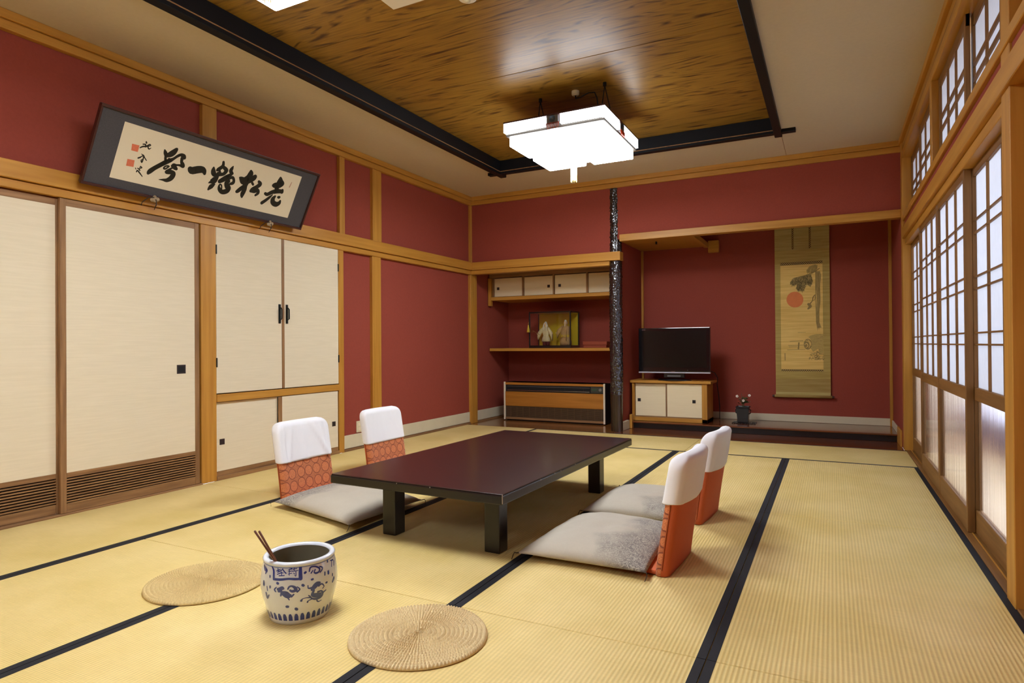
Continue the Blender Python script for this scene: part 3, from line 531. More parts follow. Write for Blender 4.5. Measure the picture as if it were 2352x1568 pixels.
post((-2.192, -2.16, 7.965, 8.0, .08, 2.2), 'woodZ', 'thin post in the back corner of the scroll alcove')
post((.562, .592, 7.965, 8.0, .08, 2.72), 'woodZ', 'thin post in the right corner of the scroll alcove')
# hanging board behind the lintel
hb = thing('hanging_ledge', 'boarded wooden ledge tucked behind the lintel above the television', 'ledge', (-1.75, 7.5, 2.2))
box('board', (-2.185, -1.36, 7.0, 7.99, 2.2, 2.225), 'woodX', hb)
box('end_batten', (-1.385, -1.335, 7.0, 7.93, 2.176, 2.235), 'woodY', hb)
box('bracket', (-1.34, -1.215, 7.93, 7.995, 2.115, 2.26), 'woodX', hb)
box('hook', (-1.83, -1.815, 7.3, 7.33, 2.17, 2.2), 'iron', hb)
# floors of the alcoves
fl2 = struct(box('floor_2', (XL, -2.2, 6.795, 8.0, -.035, .0), 'hall2', bevel=.002), 'polished brown boards under the heater')
fl3 = struct(box('floor_3', (-2.2, .592, 6.795, 7.36, -.035, .0), 'hall', bevel=.002), 'polished red-brown step board')
fl4 = struct(box('floor_4', (-2.17, .592, 7.30, 8.0, .066, .082), 'hall', bevel=.003), 'glossy raised floor of the scroll alcove')
post((-2.17, .585, 7.335, 7.36, 0, .066), 'black', 'black lacquered riser of the alcove floor')
for d in ((-1.2, .57, 7.984, 8.0, .083, .165), (-2.16, -1.2, 7.984, 8.0, .083, .165)):
    struct(box('baseboard_back', d, 'base', bevel=.002), 'off-white skirting of the alcove')
struct(box('baseboard_right', (.578, .592, 7.02, 7.96, .083, .15), 'base', bevel=.002), 'off-white skirting at the alcove side')
post((-2.15, -2.12, 7.27, 7.335, 0, .165), 'woodZ', 'short wooden stub at the foot of the partition')
post((-2.185, -2.15, 7.03, 7.27, 0, .10), 'base', 'pale skirting at the foot of the partition')
post((.575, .592, 7.0, 7.34, 0, .16), 'woodZ', 'small end stub at the step')

# ---------------------------------------------------------------- right wall: paper screens, transom, nageshi
sill = struct(box('trim_2', (.606, .76, YN, 6.85, -.035, .006), 'tanY', bevel=.002), 'grooved threshold under the paper screens')
for a in (.640, .684): box('track', (a, a+.006, 3.05, 6.8, .004, .0085), 'woodY', sill, bevel=0)
post((.59, .69, 6.79, 6.90, 0, ZC), 'woodZ', 'corner post beside the scroll alcove')
post((.60, .72, 2.93, 3.055, 0, ZC), 'woodZ', 'square post between the screens and the near bay')
post((.588, .70, YN, 6.79, 1.957, 2.055), 'woodY', 'wide head rail above the paper screens')
post((.612, .72, 3.05, 6.79, 1.90, 1.956), 'woodY', 'grooved head of the paper screens')
post((.61, .68, YN, 6.79, 2.056, 2.118), 'red', 'red strip of plaster above the rail')
post((.592, .70, YN, 6.79, 2.118, 2.168), 'woodY', 'sill of the transom')
post((.592, .70, YN, 6.79, 2.70, 2.765), 'woodY', 'head of the transom')
post((.60, .72, YN, 6.79, 2.765, 2.80), 'brownY', 'brown strip above the transom')  # brown wood strip between the transom head and the cornice
post((.60, .72, YN, 6.9, 2.79, 2.843), 'woodY', 'lower strip of the ceiling cornice'); post((.575, .72, YN, 6.9, 2.845, ZC), 'woodY', 'upper strip of the ceiling cornice')
post((.592, .66, 4.87, 4.95, 2.168, 2.70), 'woodZ', 'small post in the middle of the transom')
wr = struct(box('wall_right', (.66, .72, YN, 2.93, 0, 1.957), 'red', bevel=0), 'wall behind the viewer side of the screens')
link('top_part', bx(BM(), .66, .72, YN, 2.93, 2.118, 2.8), 'red', wr)
struct(box('wall_near', (XL, .72, YN-.06, YN, 0, 3.05), 'red', bevel=0), 'far end wall behind the viewer')

def screen(name, y0, y1, x, label):
    """paper screen with a glass lower part; x is the room-side face"""
    w = struct(box(name, (x+.018, x+.0195, y0+.03, y1-.03, .755, 1.88), 'shoji', bevel=0), label)
    for a, b in ((y0, y0+.034), (y1-.034, y1)): box('stile', (x, x+.034, a, b, .008, 1.905), 'tanZ', w, bevel=.002)
    box('top_rail', (x+.003, x+.031, y0+.034, y1-.034, 1.858, 1.905), 'tanY', w)
    box('middle_rail', (x+.001, x+.033, y0+.034, y1-.034, .695, .762), 'tanY', w, bevel=.003)
    box('bottom_rail', (x+.001, x+.033, y0+.034, y1-.034, .008, .128), 'tanY', w, bevel=.003)
    n = 3; iw = (y1-y0-.068)/n
    for k in range(1, n):
        y = y0+.034+k*iw; box('muntin', (x+.006, x+.018, y-.0055, y+.0055, .762, 1.858), 'tanZ', w, bevel=.0008)
    for z in (.985, 1.045, 1.272, 1.335, 1.562, 1.628):
        box('muntin', (x+.004, x+.016, y0+.034, y1-.034, z-.0045, z+.0045), 'tanY', w, bevel=.0008)
    box('glass_pane', (x+.015, x+.019, y0+.034, y1-.034, .128, .695), 'frost', w, bevel=0)
ylab = ['nearest', 'second', 'third', 'farthest']
screen('window_1', 3.055, 4.02, .6575, 'paper screen next to the square post, glass foot')
screen('window_2', 3.985, 4.95, .6225, 'wide-stiled paper screen in the front track, second from the square post')
screen('window_3', 4.952, 5.87, .6225, 'paper screen in the front track, third from the square post')
screen('window_4', 5.84, 6.79, .6575, 'paper screen against the alcove corner post')
def transom(name, y0, y1, x, label):
    w = struct(box(name, (x+.012, x+.0135, y0+.02, y1-.02, 2.19, 2.68), 'shoji', bevel=0), label)
    for a, b in ((y0, y0+.05), (y1-.05, y1)): box('stile', (x, x+.022, a, b, 2.168, 2.70), 'tanZ', w, bevel=.001)
    box('top_rail', (x+.002, x+.02, y0, y1, 2.635, 2.70), 'tanY', w); box('bottom_rail', (x+.002, x+.02, y0, y1, 2.168, 2.225), 'tanY', w)
    for k in (1, 2):
        y = y0+.05+k*(y1-y0-.1)/3; box('muntin', (x+.002, x+.012, y-.013, y+.013, 2.225, 2.635), 'tanZ', w, bevel=.0008)
    for z in (2.352, 2.43): box('muntin', (x+.001, x+.011, y0+.05, y1-.05, z-.012, z+.012), 'tanY', w, bevel=.0008)
transom('window_5', 3.055, 4.02, .665, 'small paper transom over the nearest screen'); transom('window_6', 3.96, 4.87, .632, 'small paper transom left of the middle transom post')
transom('window_7', 4.95, 5.9, .632, 'small paper transom beyond the middle transom post'); transom('window_8', 5.85, 6.79, .665, 'small paper transom at the alcove corner')

# veranda beyond the screens
struct(box('floor_5', (.76, 1.5, YN, 8.4, -.06, 0), 'hallv', bevel=0), 'pale boarded veranda floor')
struct(box('ceiling_4', (.72, 1.6, YN, 8.4, 2.9, 2.95), 'plaster', bevel=0), 'veranda ceiling')
struct(box('wall_5', (.72, 1.6, 8.3, 8.36, 0, 2.95), 'plaster', bevel=0), 'end wall of the veranda'); struct(box('wall_6', (.72, 1.6, YN, YN+.05, 0, 2.95), 'plaster', bevel=0), 'near end wall of the veranda')
ow = struct(box('wall_outside', (1.38, 1.46, YN, 8.3, 0, .30), 'lilac', bevel=0), 'low mauve-grey wall under the veranda windows')
box('window_head', (1.38, 1.46, YN, 8.3, 2.5, 2.95), 'plaster', ow, bevel=0)
for k in range(9):
    y = -3.2+k*1.3; box('mullion', (1.39, 1.45, y, y+.06, .30, 2.5), 'tanZ', ow)
cu = thing('sheer_curtain', 'pale sheer curtain seen blurred through the glass feet of the screens', 'curtain', (1.34, 4, 0))
bm = BM(); prev = None
for i in range(361):
    y = -3.2+i*.03; x = 1.34+.018*math.sin(i*1.05)+.01*math.sin(i*.37)
    a, b = bm.verts.new((x, y, .29)), bm.verts.new((x, y, 2.5))
    if prev: bm.faces.new((prev[0], a, b, prev[1]))
    prev = (a, b)
link('cloth', bm, 'sheer', cu, smooth=True)
# ---------------------------------------------------------------- ceiling lamps
def lamp(cx, cy, label, cord=False, extra=False):
    L_ = thing('ceiling_lamp', label, 'lamp', (cx, cy, 2.62), 0, 'square lamps hung under the sunk ceiling')
    hx, hy, g = .40, .415, .035
    s = None
    for sx in (-1, 1):
        for sy in (-1, 1):
            xs = sorted((cx+sx*g, cx+sx*hx)); ys = sorted((cy+sy*g, cy+sy*hy))
            df = link('diffuser', bx(BM(), xs[0], xs[1], ys[0], ys[1], 2.622, 2.70), ['glow', 'glowring'], L_, bevel=.012, seg=2)
            for pf in df.data.polygons:
                if abs(pf.normal.z) < .5: pf.material_index = 1
    link('diffuser_centre', bx(bx(BM(), cx-.39, cx+.39, cy-g, cy+g, 2.65, 2.70), cx-g, cx+g, cy-.40, cy+.40, 2.65, 2.70), 'glow', L_)
    box('pan', (cx-.42, cx+.42, cy-.435, cy+.435, 2.701, 2.718), 'lampgrey', L_, bevel=.002)
    rx, ry = .43, .455
    z0, z1 = 2.728, 2.80
    for sx in (-1, 1):
        for sy in (-1, 1):
            # L-shaped glowing box round each corner, gap in the middle of every side
            bm = BM()
            xs = sorted((cx+sx*.065, cx+sx*rx)); ye = sorted((cy+sy*(ry-.035), cy+sy*ry)); bx(bm, xs[0], xs[1], ye[0], ye[1], z0, z1)
            ys = sorted((cy+sy*.085, cy+sy*(ry-.035))); xe = sorted((cx+sx*(rx-.035), cx+sx*rx)); bx(bm, xe[0], xe[1], ys[0], ys[1], z0, z1)
            link('corner_diffuser', bm, 'glowring', L_)
    box('top_board', (cx-rx+.01, cx+rx-.01, cy-ry+.01, cy+ry-.01, z1, z1+.012), 'framewood', L_, bevel=.002)
    box('core', (cx-.3, cx+.3, cy-.3, cy+.3, 2.718, z1), 'lampgrey', L_, bevel=0)
    for d in ((cx-rx-.003, cx+rx+.003, cy-ry-.004, cy-ry+.012), (cx-rx-.003, cx+rx+.003, cy+ry-.012, cy+ry+.004), (cx-rx-.003, cx-rx+.012, cy-ry+.012, cy+ry-.012), (cx+rx-.012, cx+rx+.003, cy-ry+.012, cy+ry-.012)):
        box('edge_strip', (*d, z1+.001, z1+.012), 'framewood', L_, bevel=.001)
    for a, (ox, oy) in enumerate(((0, -ry), (0, ry), (-rx, 0), (rx, 0))):
        bm = BM(); n = 20
        c = bm.verts.new((cx+ox*.99, cy+oy*.99, 2.775)); ring = []
        for k in range(n):
            t = 2*PI*k/n; u, v = .026*math.cos(t), .026*math.sin(t)
            ring.append(bm.verts.new((cx+ox*1.005+(u if ox == 0 else 0), cy+oy*1.005+(u if oy == 0 else 0), 2.772+v)))
        for k in range(n): bm.faces.new((c, ring[k], ring[(k+1) % n]))
        o = link('boss', bm, 'bluemetal', L_)
        w = .05
        box('boss_plate', ((cx-w, cx+w, cy+oy*.985-.004, cy+oy*.985+.004) if ox == 0 else (cx+ox*.985-.004, cx+ox*.985+.004, cy-w, cy+w)) + (2.735, 2.80), 'pewter', L_, bevel=.001)
        bm = BM()
        for k in range(9):
            q = (k-4)*.013
            p = (cx+q, cy+oy*1.0) if ox == 0 else (cx+ox*1.0, cy+q)
            tube(bm, [(p[0], p[1], 2.742), (p[0]+.001, p[1], 2.708 - .012*(k % 2))], [.0035, .002], 5)
        f = link('fringe', bm, 'redfringe', L_); f['kind'] = 'stuff'
    # big tassel under the middle
    bm = BM(); lathe(bm, [(0, 2.652), (.010, 2.65), (.012, 2.60), (.022, 2.585), (.027, 2.56), (.0275, 2.44), (.026, 2.42), (0, 2.42)], 28, cx, cy)
    ts = link('tassel', bm, 'tasselcream', L_, smooth=True)
    bm = BM()
    for k in range(22):
        t = 2*PI*k/22; r = .0235; tube(bm, [(cx+r*math.cos(t), cy+r*math.sin(t), 2.43), (cx+r*1.08*math.cos(t), cy+r*1.08*math.sin(t), 2.375+.006*(k % 3))], [.0035, .0022], 5)
    q = link('threads', bm, 'tasselcream', ts); q['kind'] = 'stuff'
    # V-shaped chains to hooks in the ceiling
    for hx_, hy_ in ((-.17, -.30), (.40, -.36), (-.17, .12), (.1, .2)):
        bm = BM(); tube(bm, [(cx+hx_, cy+hy_, 3.012), (cx+hx_, cy+hy_, 2.985)], .014, 10)
        for dx in (-.035, .035):
            tube(bm, [(cx+hx_, cy+hy_, 2.99), (cx+hx_+dx*.5, cy+hy_+.01, 2.90), (cx+hx_+dx, cy+hy_+.02, 2.812)], .0042, 6)
        link('hanger_chain', bm, 'blackmat', L_)
    bm = BM(); lathe(bm, [(0, 3.012), (.03, 3.012), (.03, 2.985), (.02, 2.975), (0, 2.975)], 20, cx+.14, cy-.31)
    link('ceiling_rose', bm, 'ivory', L_, smooth=False)
    link('cord', tube(BM(), [(cx+.14, cy-.31, 2.98), (cx+.15, cy-.33, 2.945), (cx+.2, cy-.35, 2.94), (cx+.27, cy-.36, 2.958), (cx+.32, cy-.365, 2.95), (cx+.34, cy-.37, 2.90), (cx+.35, cy-.36, 2.812)], .005, 8), 'blackmat', L_, smooth=True)
    if extra:
        bm = BM()
        for k in range(7):
            tube(bm, [(cx-.403, cy+.25+k*.018, 2.69), (cx-.404, cy+.25+k*.018, 2.63+.01*(k % 2))], [.004, .002], 5)
        f = link('side_fringe', bm, 'redfringe', L_); f['kind'] = 'stuff'
    return L_
lamp(-1.935, 4.965, 'glowing square lamp with cream tassel hanging over the far end of the table')
lamp(-1.985, 1.765, 'glowing square lamp cut off by the top edge, with red fringe', extra=True)
lamp(-1.985, -1.46, 'unseen square lamp added behind the viewer as fill light')  # added out of view to brighten the room from behind the camera
box_t = thing('ceiling_vent', 'plain cream square panel fixed to the veneered ceiling at the top edge', 'vent', (-1.95, 2.72, 3.01))
box('panel', (-2.29, -1.62, 2.50, 2.975, 2.985, 3.012), 'metalwhite', box_t, bevel=.004)
for k in range(6): box('slot', (-2.2, -1.7, 2.56+k*.06, 2.575+k*.06, 2.983, 2.987), 'blackmat', box_t, bevel=0)
sd = thing('smoke_detector', 'small round white detector on the veneered ceiling at the top edge', 'detector', (-1.84, 3.08, 3.01))
link('housing', lathe(BM(), [(0, 2.975), (.035, 2.975), (.052, 2.985), (.055, 3.012), (0, 3.012)], 32, -1.84, 3.075), 'metalwhite', sd, smooth=True)
link('sensor', lathe(BM(), [(0, 2.967), (.016, 2.968), (.018, 2.976), (0, 2.976)], 20, -1.84, 3.075), 'ivory', sd, smooth=True)

# ---------------------------------------------------------------- framed calligraphy
FP = Vector((-4.02, 2.17, 2.0)); FU = Vector((0, 1, 0)); FV = Vector((.22, 0, .43)).normalized(); FN = FU.cross(FV)
if FN.x < 0: FN = -FN
def fp(u, v, e=0): return FP + FU*u + FV*v + FN*e
def slabq(bm, u0, u1, v0, v1, e0, e1):
    vs = [bm.verts.new(fp(u, v, e)) for u in (u0, u1) for v in (v0, v1) for e in (e0, e1)]
    for q in ((0, 1, 3, 2), (4, 6, 7, 5), (0, 4, 5, 1), (2, 3, 7, 6), (0, 2, 6, 4), (1, 5, 7, 3)): bm.faces.new([vs[i] for i in q])
    return bm
fr = thing('framed_calligraphy', 'long tilted frame with black brush calligraphy on cream paper above the sliding doors', 'picture', tuple(FP))
link('backing', slabq(BM(), 0, 1.75, .0, .49, -.02, -.002), 'framewood', fr, bevel=.002)
link('mount', slabq(BM(), .01, 1.74, .01, .48, -.002, .002), 'mount', fr)
W = .013
for d in ((-.003, 1.753, -.004, W), (-.003, 1.753, .49-W, .494), (-.003, W-.003, W, .49-W), (1.753-W, 1.753, W, .49-W)):
    link('frame_rail', slabq(BM(), *d, -.004, .014), 'framewood', fr, bevel=.003, seg=2)
pp = link('paper', slabq(BM(), .153, 1.583, .070, .428, .002, .0026), 'rice', fr)
bm = BM()
for s in D['ink']: paint(bm, stroke2d(s), lambda x, y, e: fp(x, y, .0029+e))
link('brush_writing', bm, 'ink', pp)
for s in D['seal']:
    bm = BM(); paint(bm, [s], lambda x, y, e: fp(x, y, .0030)); o = link('seal_stamp', bm, 'sealred', pp)
    cx_, cy_ = sum(p[0] for p in s)/4, sum(p[1] for p in s)/4
    bm = BM()
    for k in range(7):
        a = random.uniform(-.02, .015), random.uniform(-.018, .018)
        st = [[cx_+a[0], cy_+a[1], .0022], [cx_+a[0]+random.uniform(-.004, .014), cy_+a[1]+random.uniform(-.012, .012), .0018]]
        paint(bm, stroke2d(st), lambda x, y, e: fp(x, y, .0033+e))
bm = BM(); paint(bm, stroke2d([[1.503, .36, .006], [1.497, .32, .009]]), lambda x, y, e: fp(x, y, .003+e)); link('faint_stamp', bm, 'sealpale', pp)
for yy in (2.625, 3.585):
    hk = thing('frame_hook', 'small gilt cloud hook with dark cord holding up the %s' % ('frame near its signature end' if yy < 3 else 'frame near its lower right end'), 'hook', (-4.05, yy, 1.99), 0, 'gilt hooks under the calligraphy frame')
    bm = BM()
    for a, b, r in ((0, 0, .022), (-.02, -.006, .014), (.02, .004, .014), (0, .016, .013)):
        bmesh.ops.create_uvsphere(bm, u_segments=10, v_segments=6, radius=r, matrix=Matrix.Translation((-3.998, yy+a, 1.985+b)) @ Matrix.Diagonal((.4, 1, 1, 1)))
    link('bracket', bm, 'gold', hk, smooth=True)
    link('tail', tube(BM(), [(-3.99, yy, 1.985), (-4.0, yy+.012, 1.955), (-4.04, yy+.022, 1.925)], [.005, .004, .002], 6), 'cord', hk)
    link('cord', tube(BM(), [(-3.99, yy-.01, 1.995), (-3.995, yy-.045, 1.99), (-4.036, yy-.062, 1.96), (-4.05, yy-.06, 1.94)], .003, 6), 'cord', hk)

# ---------------------------------------------------------------- shelf alcove: cabinet, shelf, heater
cb = thing('wall_cabinet', 'low hanging cabinet with four cream sliding doors in the shelf alcove', 'cabinet', (-3.25, 7.7, 1.6))
box('bottom_board', (-4.10, -2.28, 7.39, 7.98, 1.60, 1.645), 'woodX', cb, bevel=.002)
box('end_post', (-4.13, -4.085, 7.385, 7.43, 1.53, 1.90), 'woodZ', cb)
box('top_board', (-4.12, -2.28, 7.40, 7.98, 1.905, 1.975), 'brownX', cb)
box('back_panel', (-4.12, -2.28, 7.95, 7.98, 1.645, 1.905), 'brownX', cb)
for a, b, x, p in ((-4.05, -3.63, 7.425, -3.995), (-3.615, -3.185, 7.44, -3.26), (-3.165, -2.735, 7.425, -3.10), (-2.715, -2.29, 7.44, None)):
    d = box('sliding_door', (a, b, x, x+.012, 1.652, 1.895), 'paperdoorX', cb, bevel=.001)
    if p: box('pull', (p-.018, p+.018, x-.002, x+.002, 1.742, 1.778), 'pull', d, bevel=.001)
for a in (-4.075, -3.63, -3.19, -2.735): box('divider', (a, a+.022, 7.41, 7.45, 1.645, 1.905), 'brownZ', cb)
sh = thing('alcove_shelf', 'long thin wooden shelf carrying the doll case', 'shelf', (-3.2, 7.7, .92))
box('shelf_board', (-4.12, -2.285, 7.40, 7.99, .92, .957), 'woodX', sh, bevel=.002)

ht = thing('fan_heater', 'wide wood-panelled heater with louvred grille on the alcove floor', 'heater', (-3.2, 7.5, 0))
HX0, HX1, HY = -3.905, -2.495, 7.40
box('body', (HX0+.02, HX1-.02, HY+.012, HY+.3, .02, .505), 'heaterwood', ht, bevel=.002)
for a in (HX0, HX1-.022): box('end_trim', (a, a+.022, HY-.008, HY+.014, .012, .512), 'metalwhite', ht, bevel=.003)
for a in (HX0+.002, HX1-.02): box('side_panel', (a, a+.018, HY+.014, HY+.31, .012, .508), 'blackmat', ht)
box('plinth', (HX0+.03, HX1-.03, HY+.03, HY+.29, 0, .022), 'blackmat', ht)
box('top_panel', (HX0+.022, HX1-.022, HY, HY+.3, .475, .505), 'heaterwood', ht)
box('front_panel', (HX0+.022, HX1-.022, HY, HY+.014, .195, .385), 'heaterwood', ht)
o = box('outlet_slot', (HX0+.026, HX1-.022, HY+.004, HY+.016, .386, .474), 'blackmat', ht)
box('slot_vane', (HX0+.05, HX1-.20, HY-.002, HY+.006, .402, .408), 'chrome', o, bevel=.001); box('slot_vane', (HX0+.05, HX1-.20, HY-.002, HY+.006, .452, .457), 'pewter', o, bevel=.001)
for k in range(5): box('slot_fin', (HX0+.12+k*.25, HX0+.126+k*.25, HY, HY+.008, .41, .45), 'blackmat', o, bevel=0)
c = box('control_panel', (HX1-.185, HX1-.03, HY-.001, HY+.008, .395, .468), 'pewterdark', ht, bevel=.001)
bm = BM(); lathe(bm, [(0, 0), (.017, 0), (.019, .004), (.019, .012), (0, .014)], 20)
bmesh.ops.rotate(bm, verts=bm.verts, cent=(0, 0, 0), matrix=Matrix.Rotation(PI/2, 3, 'X')); bmesh.ops.translate(bm, verts=bm.verts, vec=(HX1-.06, HY-.001, .435))
link('dial', bm, 'pewter', c, smooth=False)
box('display', (HX1-.17, HX1-.11, HY-.002, HY, .425, .445), 'greenlcd', c, bevel=0)
box('grille_back', (HX0+.022, HX1-.022, HY+.01, HY+.014, .03, .195), 'blackmat', ht, bevel=0)
bm = BM()
for k in range(15): bx(bm, HX0+.03, HX1-.03, HY, HY+.01, .048+k*.0098, .0525+k*.0098)
g = link('grille_slats', bm, 'bronze', ht); g['kind'] = 'stuff'
bm = BM()
for k in range(15): bx(bm, HX0+.10+k*.09, HX0+.104+k*.09, HY-.002, HY+.004, .045, .19)
g = link('grille_wires', bm, 'bronze', ht); g['kind'] = 'stuff'
box('bottom_rail', (HX0+.022, HX1-.022, HY, HY+.012, .018, .046), 'brownX', ht)

# doll case
dc = thing('doll_case', 'black-framed glass case with gold backdrop on the alcove shelf', 'display case', (-3.24, 7.58, .957))
X0, X1, Y0, Y1, Z0, Z1 = -3.545, -2.955, 7.43, 7.74, .957, 1.432
box('base', (X0, X1, Y0, Y1, Z0, Z0+.035), 'black', dc, bevel=.003); box('top', (X0, X1, Y0, Y1, Z1-.018, Z1), 'black', dc, bevel=.003)
for a in (X0, X1-.016):
    for b in (Y0, Y1-.016): box('corner_post', (a, a+.016, b, b+.016, Z0+.035, Z1-.018), 'black', dc, bevel=.002)
box('backdrop', (X0+.016, X1-.016, Y1-.012, Y1-.006, Z0+.035, Z1-.018), 'gold_ground', dc, bevel=0)
box('glass_front', (X0+.016, X1-.016, Y0+.006, Y0+.008, Z0+.035, Z1-.018), 'clear', dc, bevel=0)
box('glass_side', (X1-.010, X1-.008, Y0+.016, Y1-.016, Z0+.035, Z1-.018), 'clear', dc, bevel=0)
ts = thing('gold_tassel', 'little gold tassel hanging at the left front post of the doll case', 'tassel', (X0, Y0-.012, 1.15))
link('skirt', lathe(BM(), [(0, 1.262), (.006, 1.258), (.009, 1.235), (.013, 1.22), (.021, 1.165), (0, 1.165)], 16, X0+.004, Y0-.022), 'goldthread', ts, smooth=True)
link('cord', tube(BM(), [(X0+.004, Y0-.004, 1.30), (X0+.004, Y0-.022, 1.275), (X0+.004, Y0-.022, 1.258)], .002, 5), 'goldthread', ts)
def loft(bm, rings, n=20):
    """rings: (cx, cy, z, rx, ry)"""
    R_ = [[bm.verts.new((cx+rx*math.cos(2*PI*k/n)*(1+.06*math.sin(5*k)), cy+ry*math.sin(2*PI*k/n)*(1+.06*math.cos(4*k)), z)) for k in range(n)] for cx, cy, z, rx, ry in rings]
    for A, B_ in zip(R_, R_[1:]):
        for k in range(n): bm.faces.new((A[k], A[(k+1) % n], B_[(k+1) % n], B_[k]))
    bm.faces.new(R_[0]); bm.faces.new(R_[-1][::-1]); return bm
def sleeve(bm, p0, p1, r0, w1, h1):
    """bell sleeve from shoulder to a wide hanging cuff"""
    n = 12; p0, p1 = Vector(p0), Vector(p1); d = (p1-p0).normalized(); rings = []
    for t in (0, .35, .7, 1):
        c = p0.lerp(p1, t); hw = r0*(1-t)+w1*t; hh = r0*(1-t)+h1*t
        rings.append([bm.verts.new(c + Vector((0, hw*math.cos(2*PI*k/n), hh*math.sin(2*PI*k/n) - hh*t*.75))) for k in range(n)])
    for A, B_ in zip(rings, rings[1:]):
        for k in range(n): bm.faces.new((A[k], A[(k+1) % n], B_[(k+1) % n], B_[k]))
    bm.faces.new(rings[0]); bm.faces.new(rings[-1][::-1])
def head(bm, x, y, z, r):
    bmesh.ops.create_uvsphere(bm, u_segments=14, v_segments=10, radius=r, matrix=Matrix.Translation((x, y, z)) @ Matrix.Diagonal((.84, .9, 1.12, 1)))
    bmesh.ops.create_cone(bm, cap_ends=True, segments=8, radius1=r*.22, radius2=r*.05, depth=r*.5, matrix=Matrix.Translation((x, y-r*.95, z-r*.08)) @ Matrix.Rotation(PI/2.3, 4, 'X'))
    tube(bm, [(x, y, z-r*1.6), (x, y, z-r*.8)], r*.4, 10)
def hand(bm, p, d, s):
    p = Vector(p); d = Vector(d).normalized(); side = d.cross(Vector((0, 1, 0))).normalized()
    bmesh.ops.create_uvsphere(bm, u_segments=8, v_segments=6, radius=s*.5, matrix=Matrix.Translation(p) @ Matrix.Diagonal((1, .6, 1, 1)))
    for k in range(4):
        a = p+side*(k-1.5)*s*.26; tube(bm, [a, a+d*s*(.8-.08*abs(k-1.4)), a+d*s*(1.05-.1*abs(k-1.4))+Vector((0, -s*.25, 0))], s*.12, 5)
    tube(bm, [p+side*s*.4, p+side*s*.75+d*s*.35], s*.13, 5)
ZB = Z0+.036; FY = 7.58
# standing figure with rake
f1 = thing('standing_doll', 'small white-haired doll in pale gold robe holding a rake out to the left', 'figurine', (-3.36, FY, ZB))
fx = -3.365
link('robe', loft(BM(), [(fx, FY, ZB+.05, .066, .05), (fx, FY, ZB+.09, .058, .046), (fx, FY, ZB+.13, .038, .034), (fx, FY, ZB+.18, .056, .038), (fx, FY, ZB+.225, .062, .036), (fx, FY, ZB+.245, .03, .024), (fx, FY, ZB+.252, .015, .015)]), 'robe', f1, smooth=True)
bm = BM(); loft(bm, [(fx-.02, FY, ZB, .022, .03), (fx-.022, FY, ZB+.07, .03, .036)], 14); loft(bm, [(fx+.024, FY, ZB, .022, .03), (fx+.024, FY, ZB+.07, .03, .036)], 14)
link('trousers', bm, 'maroon', f1, smooth=True)
bm = BM(); sleeve(bm, (fx-.03, FY-.01, ZB+.225), (fx-.10, FY-.03, ZB+.165), .026, .022, .055); sleeve(bm, (fx+.03, FY-.01, ZB+.225), (fx+.104, FY-.03, ZB+.16), .026, .022, .06)
link('sleeves', bm, 'robe', f1, smooth=True)
bm = BM(); head(bm, fx, FY-.012, ZB+.275, .021); link('head', bm, 'skin', f1, smooth=True)
bm = BM(); loft(bm, [(fx, FY-.002, ZB+.315, .006, .006), (fx, FY-.002, ZB+.30, .018, .018), (fx, FY+.004, ZB+.27, .024, .018), (fx, FY+.006, ZB+.22, .032, .02), (fx, FY+.008, ZB+.17, .03, .018)], 14)
for sx in (-1, 1): tube(bm, [(fx+sx*.014, FY-.018, ZB+.295), (fx+sx*.022, FY-.03, ZB+.255), (fx+sx*.018, FY-.042, ZB+.19)], [.006, .009, .004], 7)
link('hair', bm, 'whitehair', f1, smooth=True)
bm = BM(); hand(bm, (fx-.102, FY-.035, ZB+.155), (-.3, -.4, -.2), .014); hand(bm, (fx+.104, FY-.035, ZB+.15), (.3, -.4, -.2), .014); link('hands', bm, 'skin', f1, smooth=True)
bm = BM(); tube(bm, [(fx-.06, FY-.06, ZB+.135), (fx-.145, FY-.06, ZB+.185)], .003, 6)
for k in range(7): tube(bm, [(fx-.14, FY-.06, ZB+.182), (fx-.172, FY-.06-.004*(k-3), ZB+.205-.006*k)], .0013, 4)
link('rake', bm, 'bamboo', f1)
# seated figure
f2 = thing('seated_doll', 'small broad doll in mottled brown-gold robe beside the rake holder', 'figurine', (-3.07, FY, ZB)); gx = -3.085
link('robe', loft(BM(), [(gx, FY, ZB, .082, .054), (gx, FY, ZB+.05, .084, .056), (gx, FY, ZB+.10, .064, .05), (gx, FY, ZB+.17, .066, .046), (gx, FY, ZB+.235, .062, .036), (gx, FY, ZB+.255, .03, .024), (gx, FY, ZB+.262, .014, .014)]), 'robe2', f2, smooth=True)
bm = BM(); sleeve(bm, (gx-.035, FY-.012, ZB+.23), (gx-.104, FY-.04, ZB+.185), .028, .024, .058); sleeve(bm, (gx+.03, FY-.012, ZB+.23), (gx+.035, FY-.065, ZB+.14), .022, .02, .05); link('sleeves', bm, 'robe2', f2, smooth=True)
bm = BM(); head(bm, gx, FY-.012, ZB+.287, .022); link('head', bm, 'skin', f2, smooth=True)
bm = BM(); loft(bm, [(gx, FY, ZB+.33, .008, .008), (gx, FY, ZB+.318, .016, .016), (gx, FY+.006, ZB+.295, .023, .018), (gx, FY+.008, ZB+.27, .018, .012)], 14); tube(bm, [(gx, FY-.03, ZB+.272), (gx, FY-.034, ZB+.245)], [.006, .002], 6)
link('hair', bm, 'whitehair', f2, smooth=True)
bm = BM(); hand(bm, (gx-.104, FY-.055, ZB+.165), (-.2, -.4, -.3), .014); hand(bm, (gx+.01, FY-.078, ZB+.12), (-.6, -.2, 0), .014); link('hands', bm, 'skin', f2, smooth=True)
link('sash', lathe(BM(), [(.062, ZB+.105), (.064, ZB+.12), (.063, ZB+.135)], 20, gx, FY), 'goldthread', f2, smooth=True)
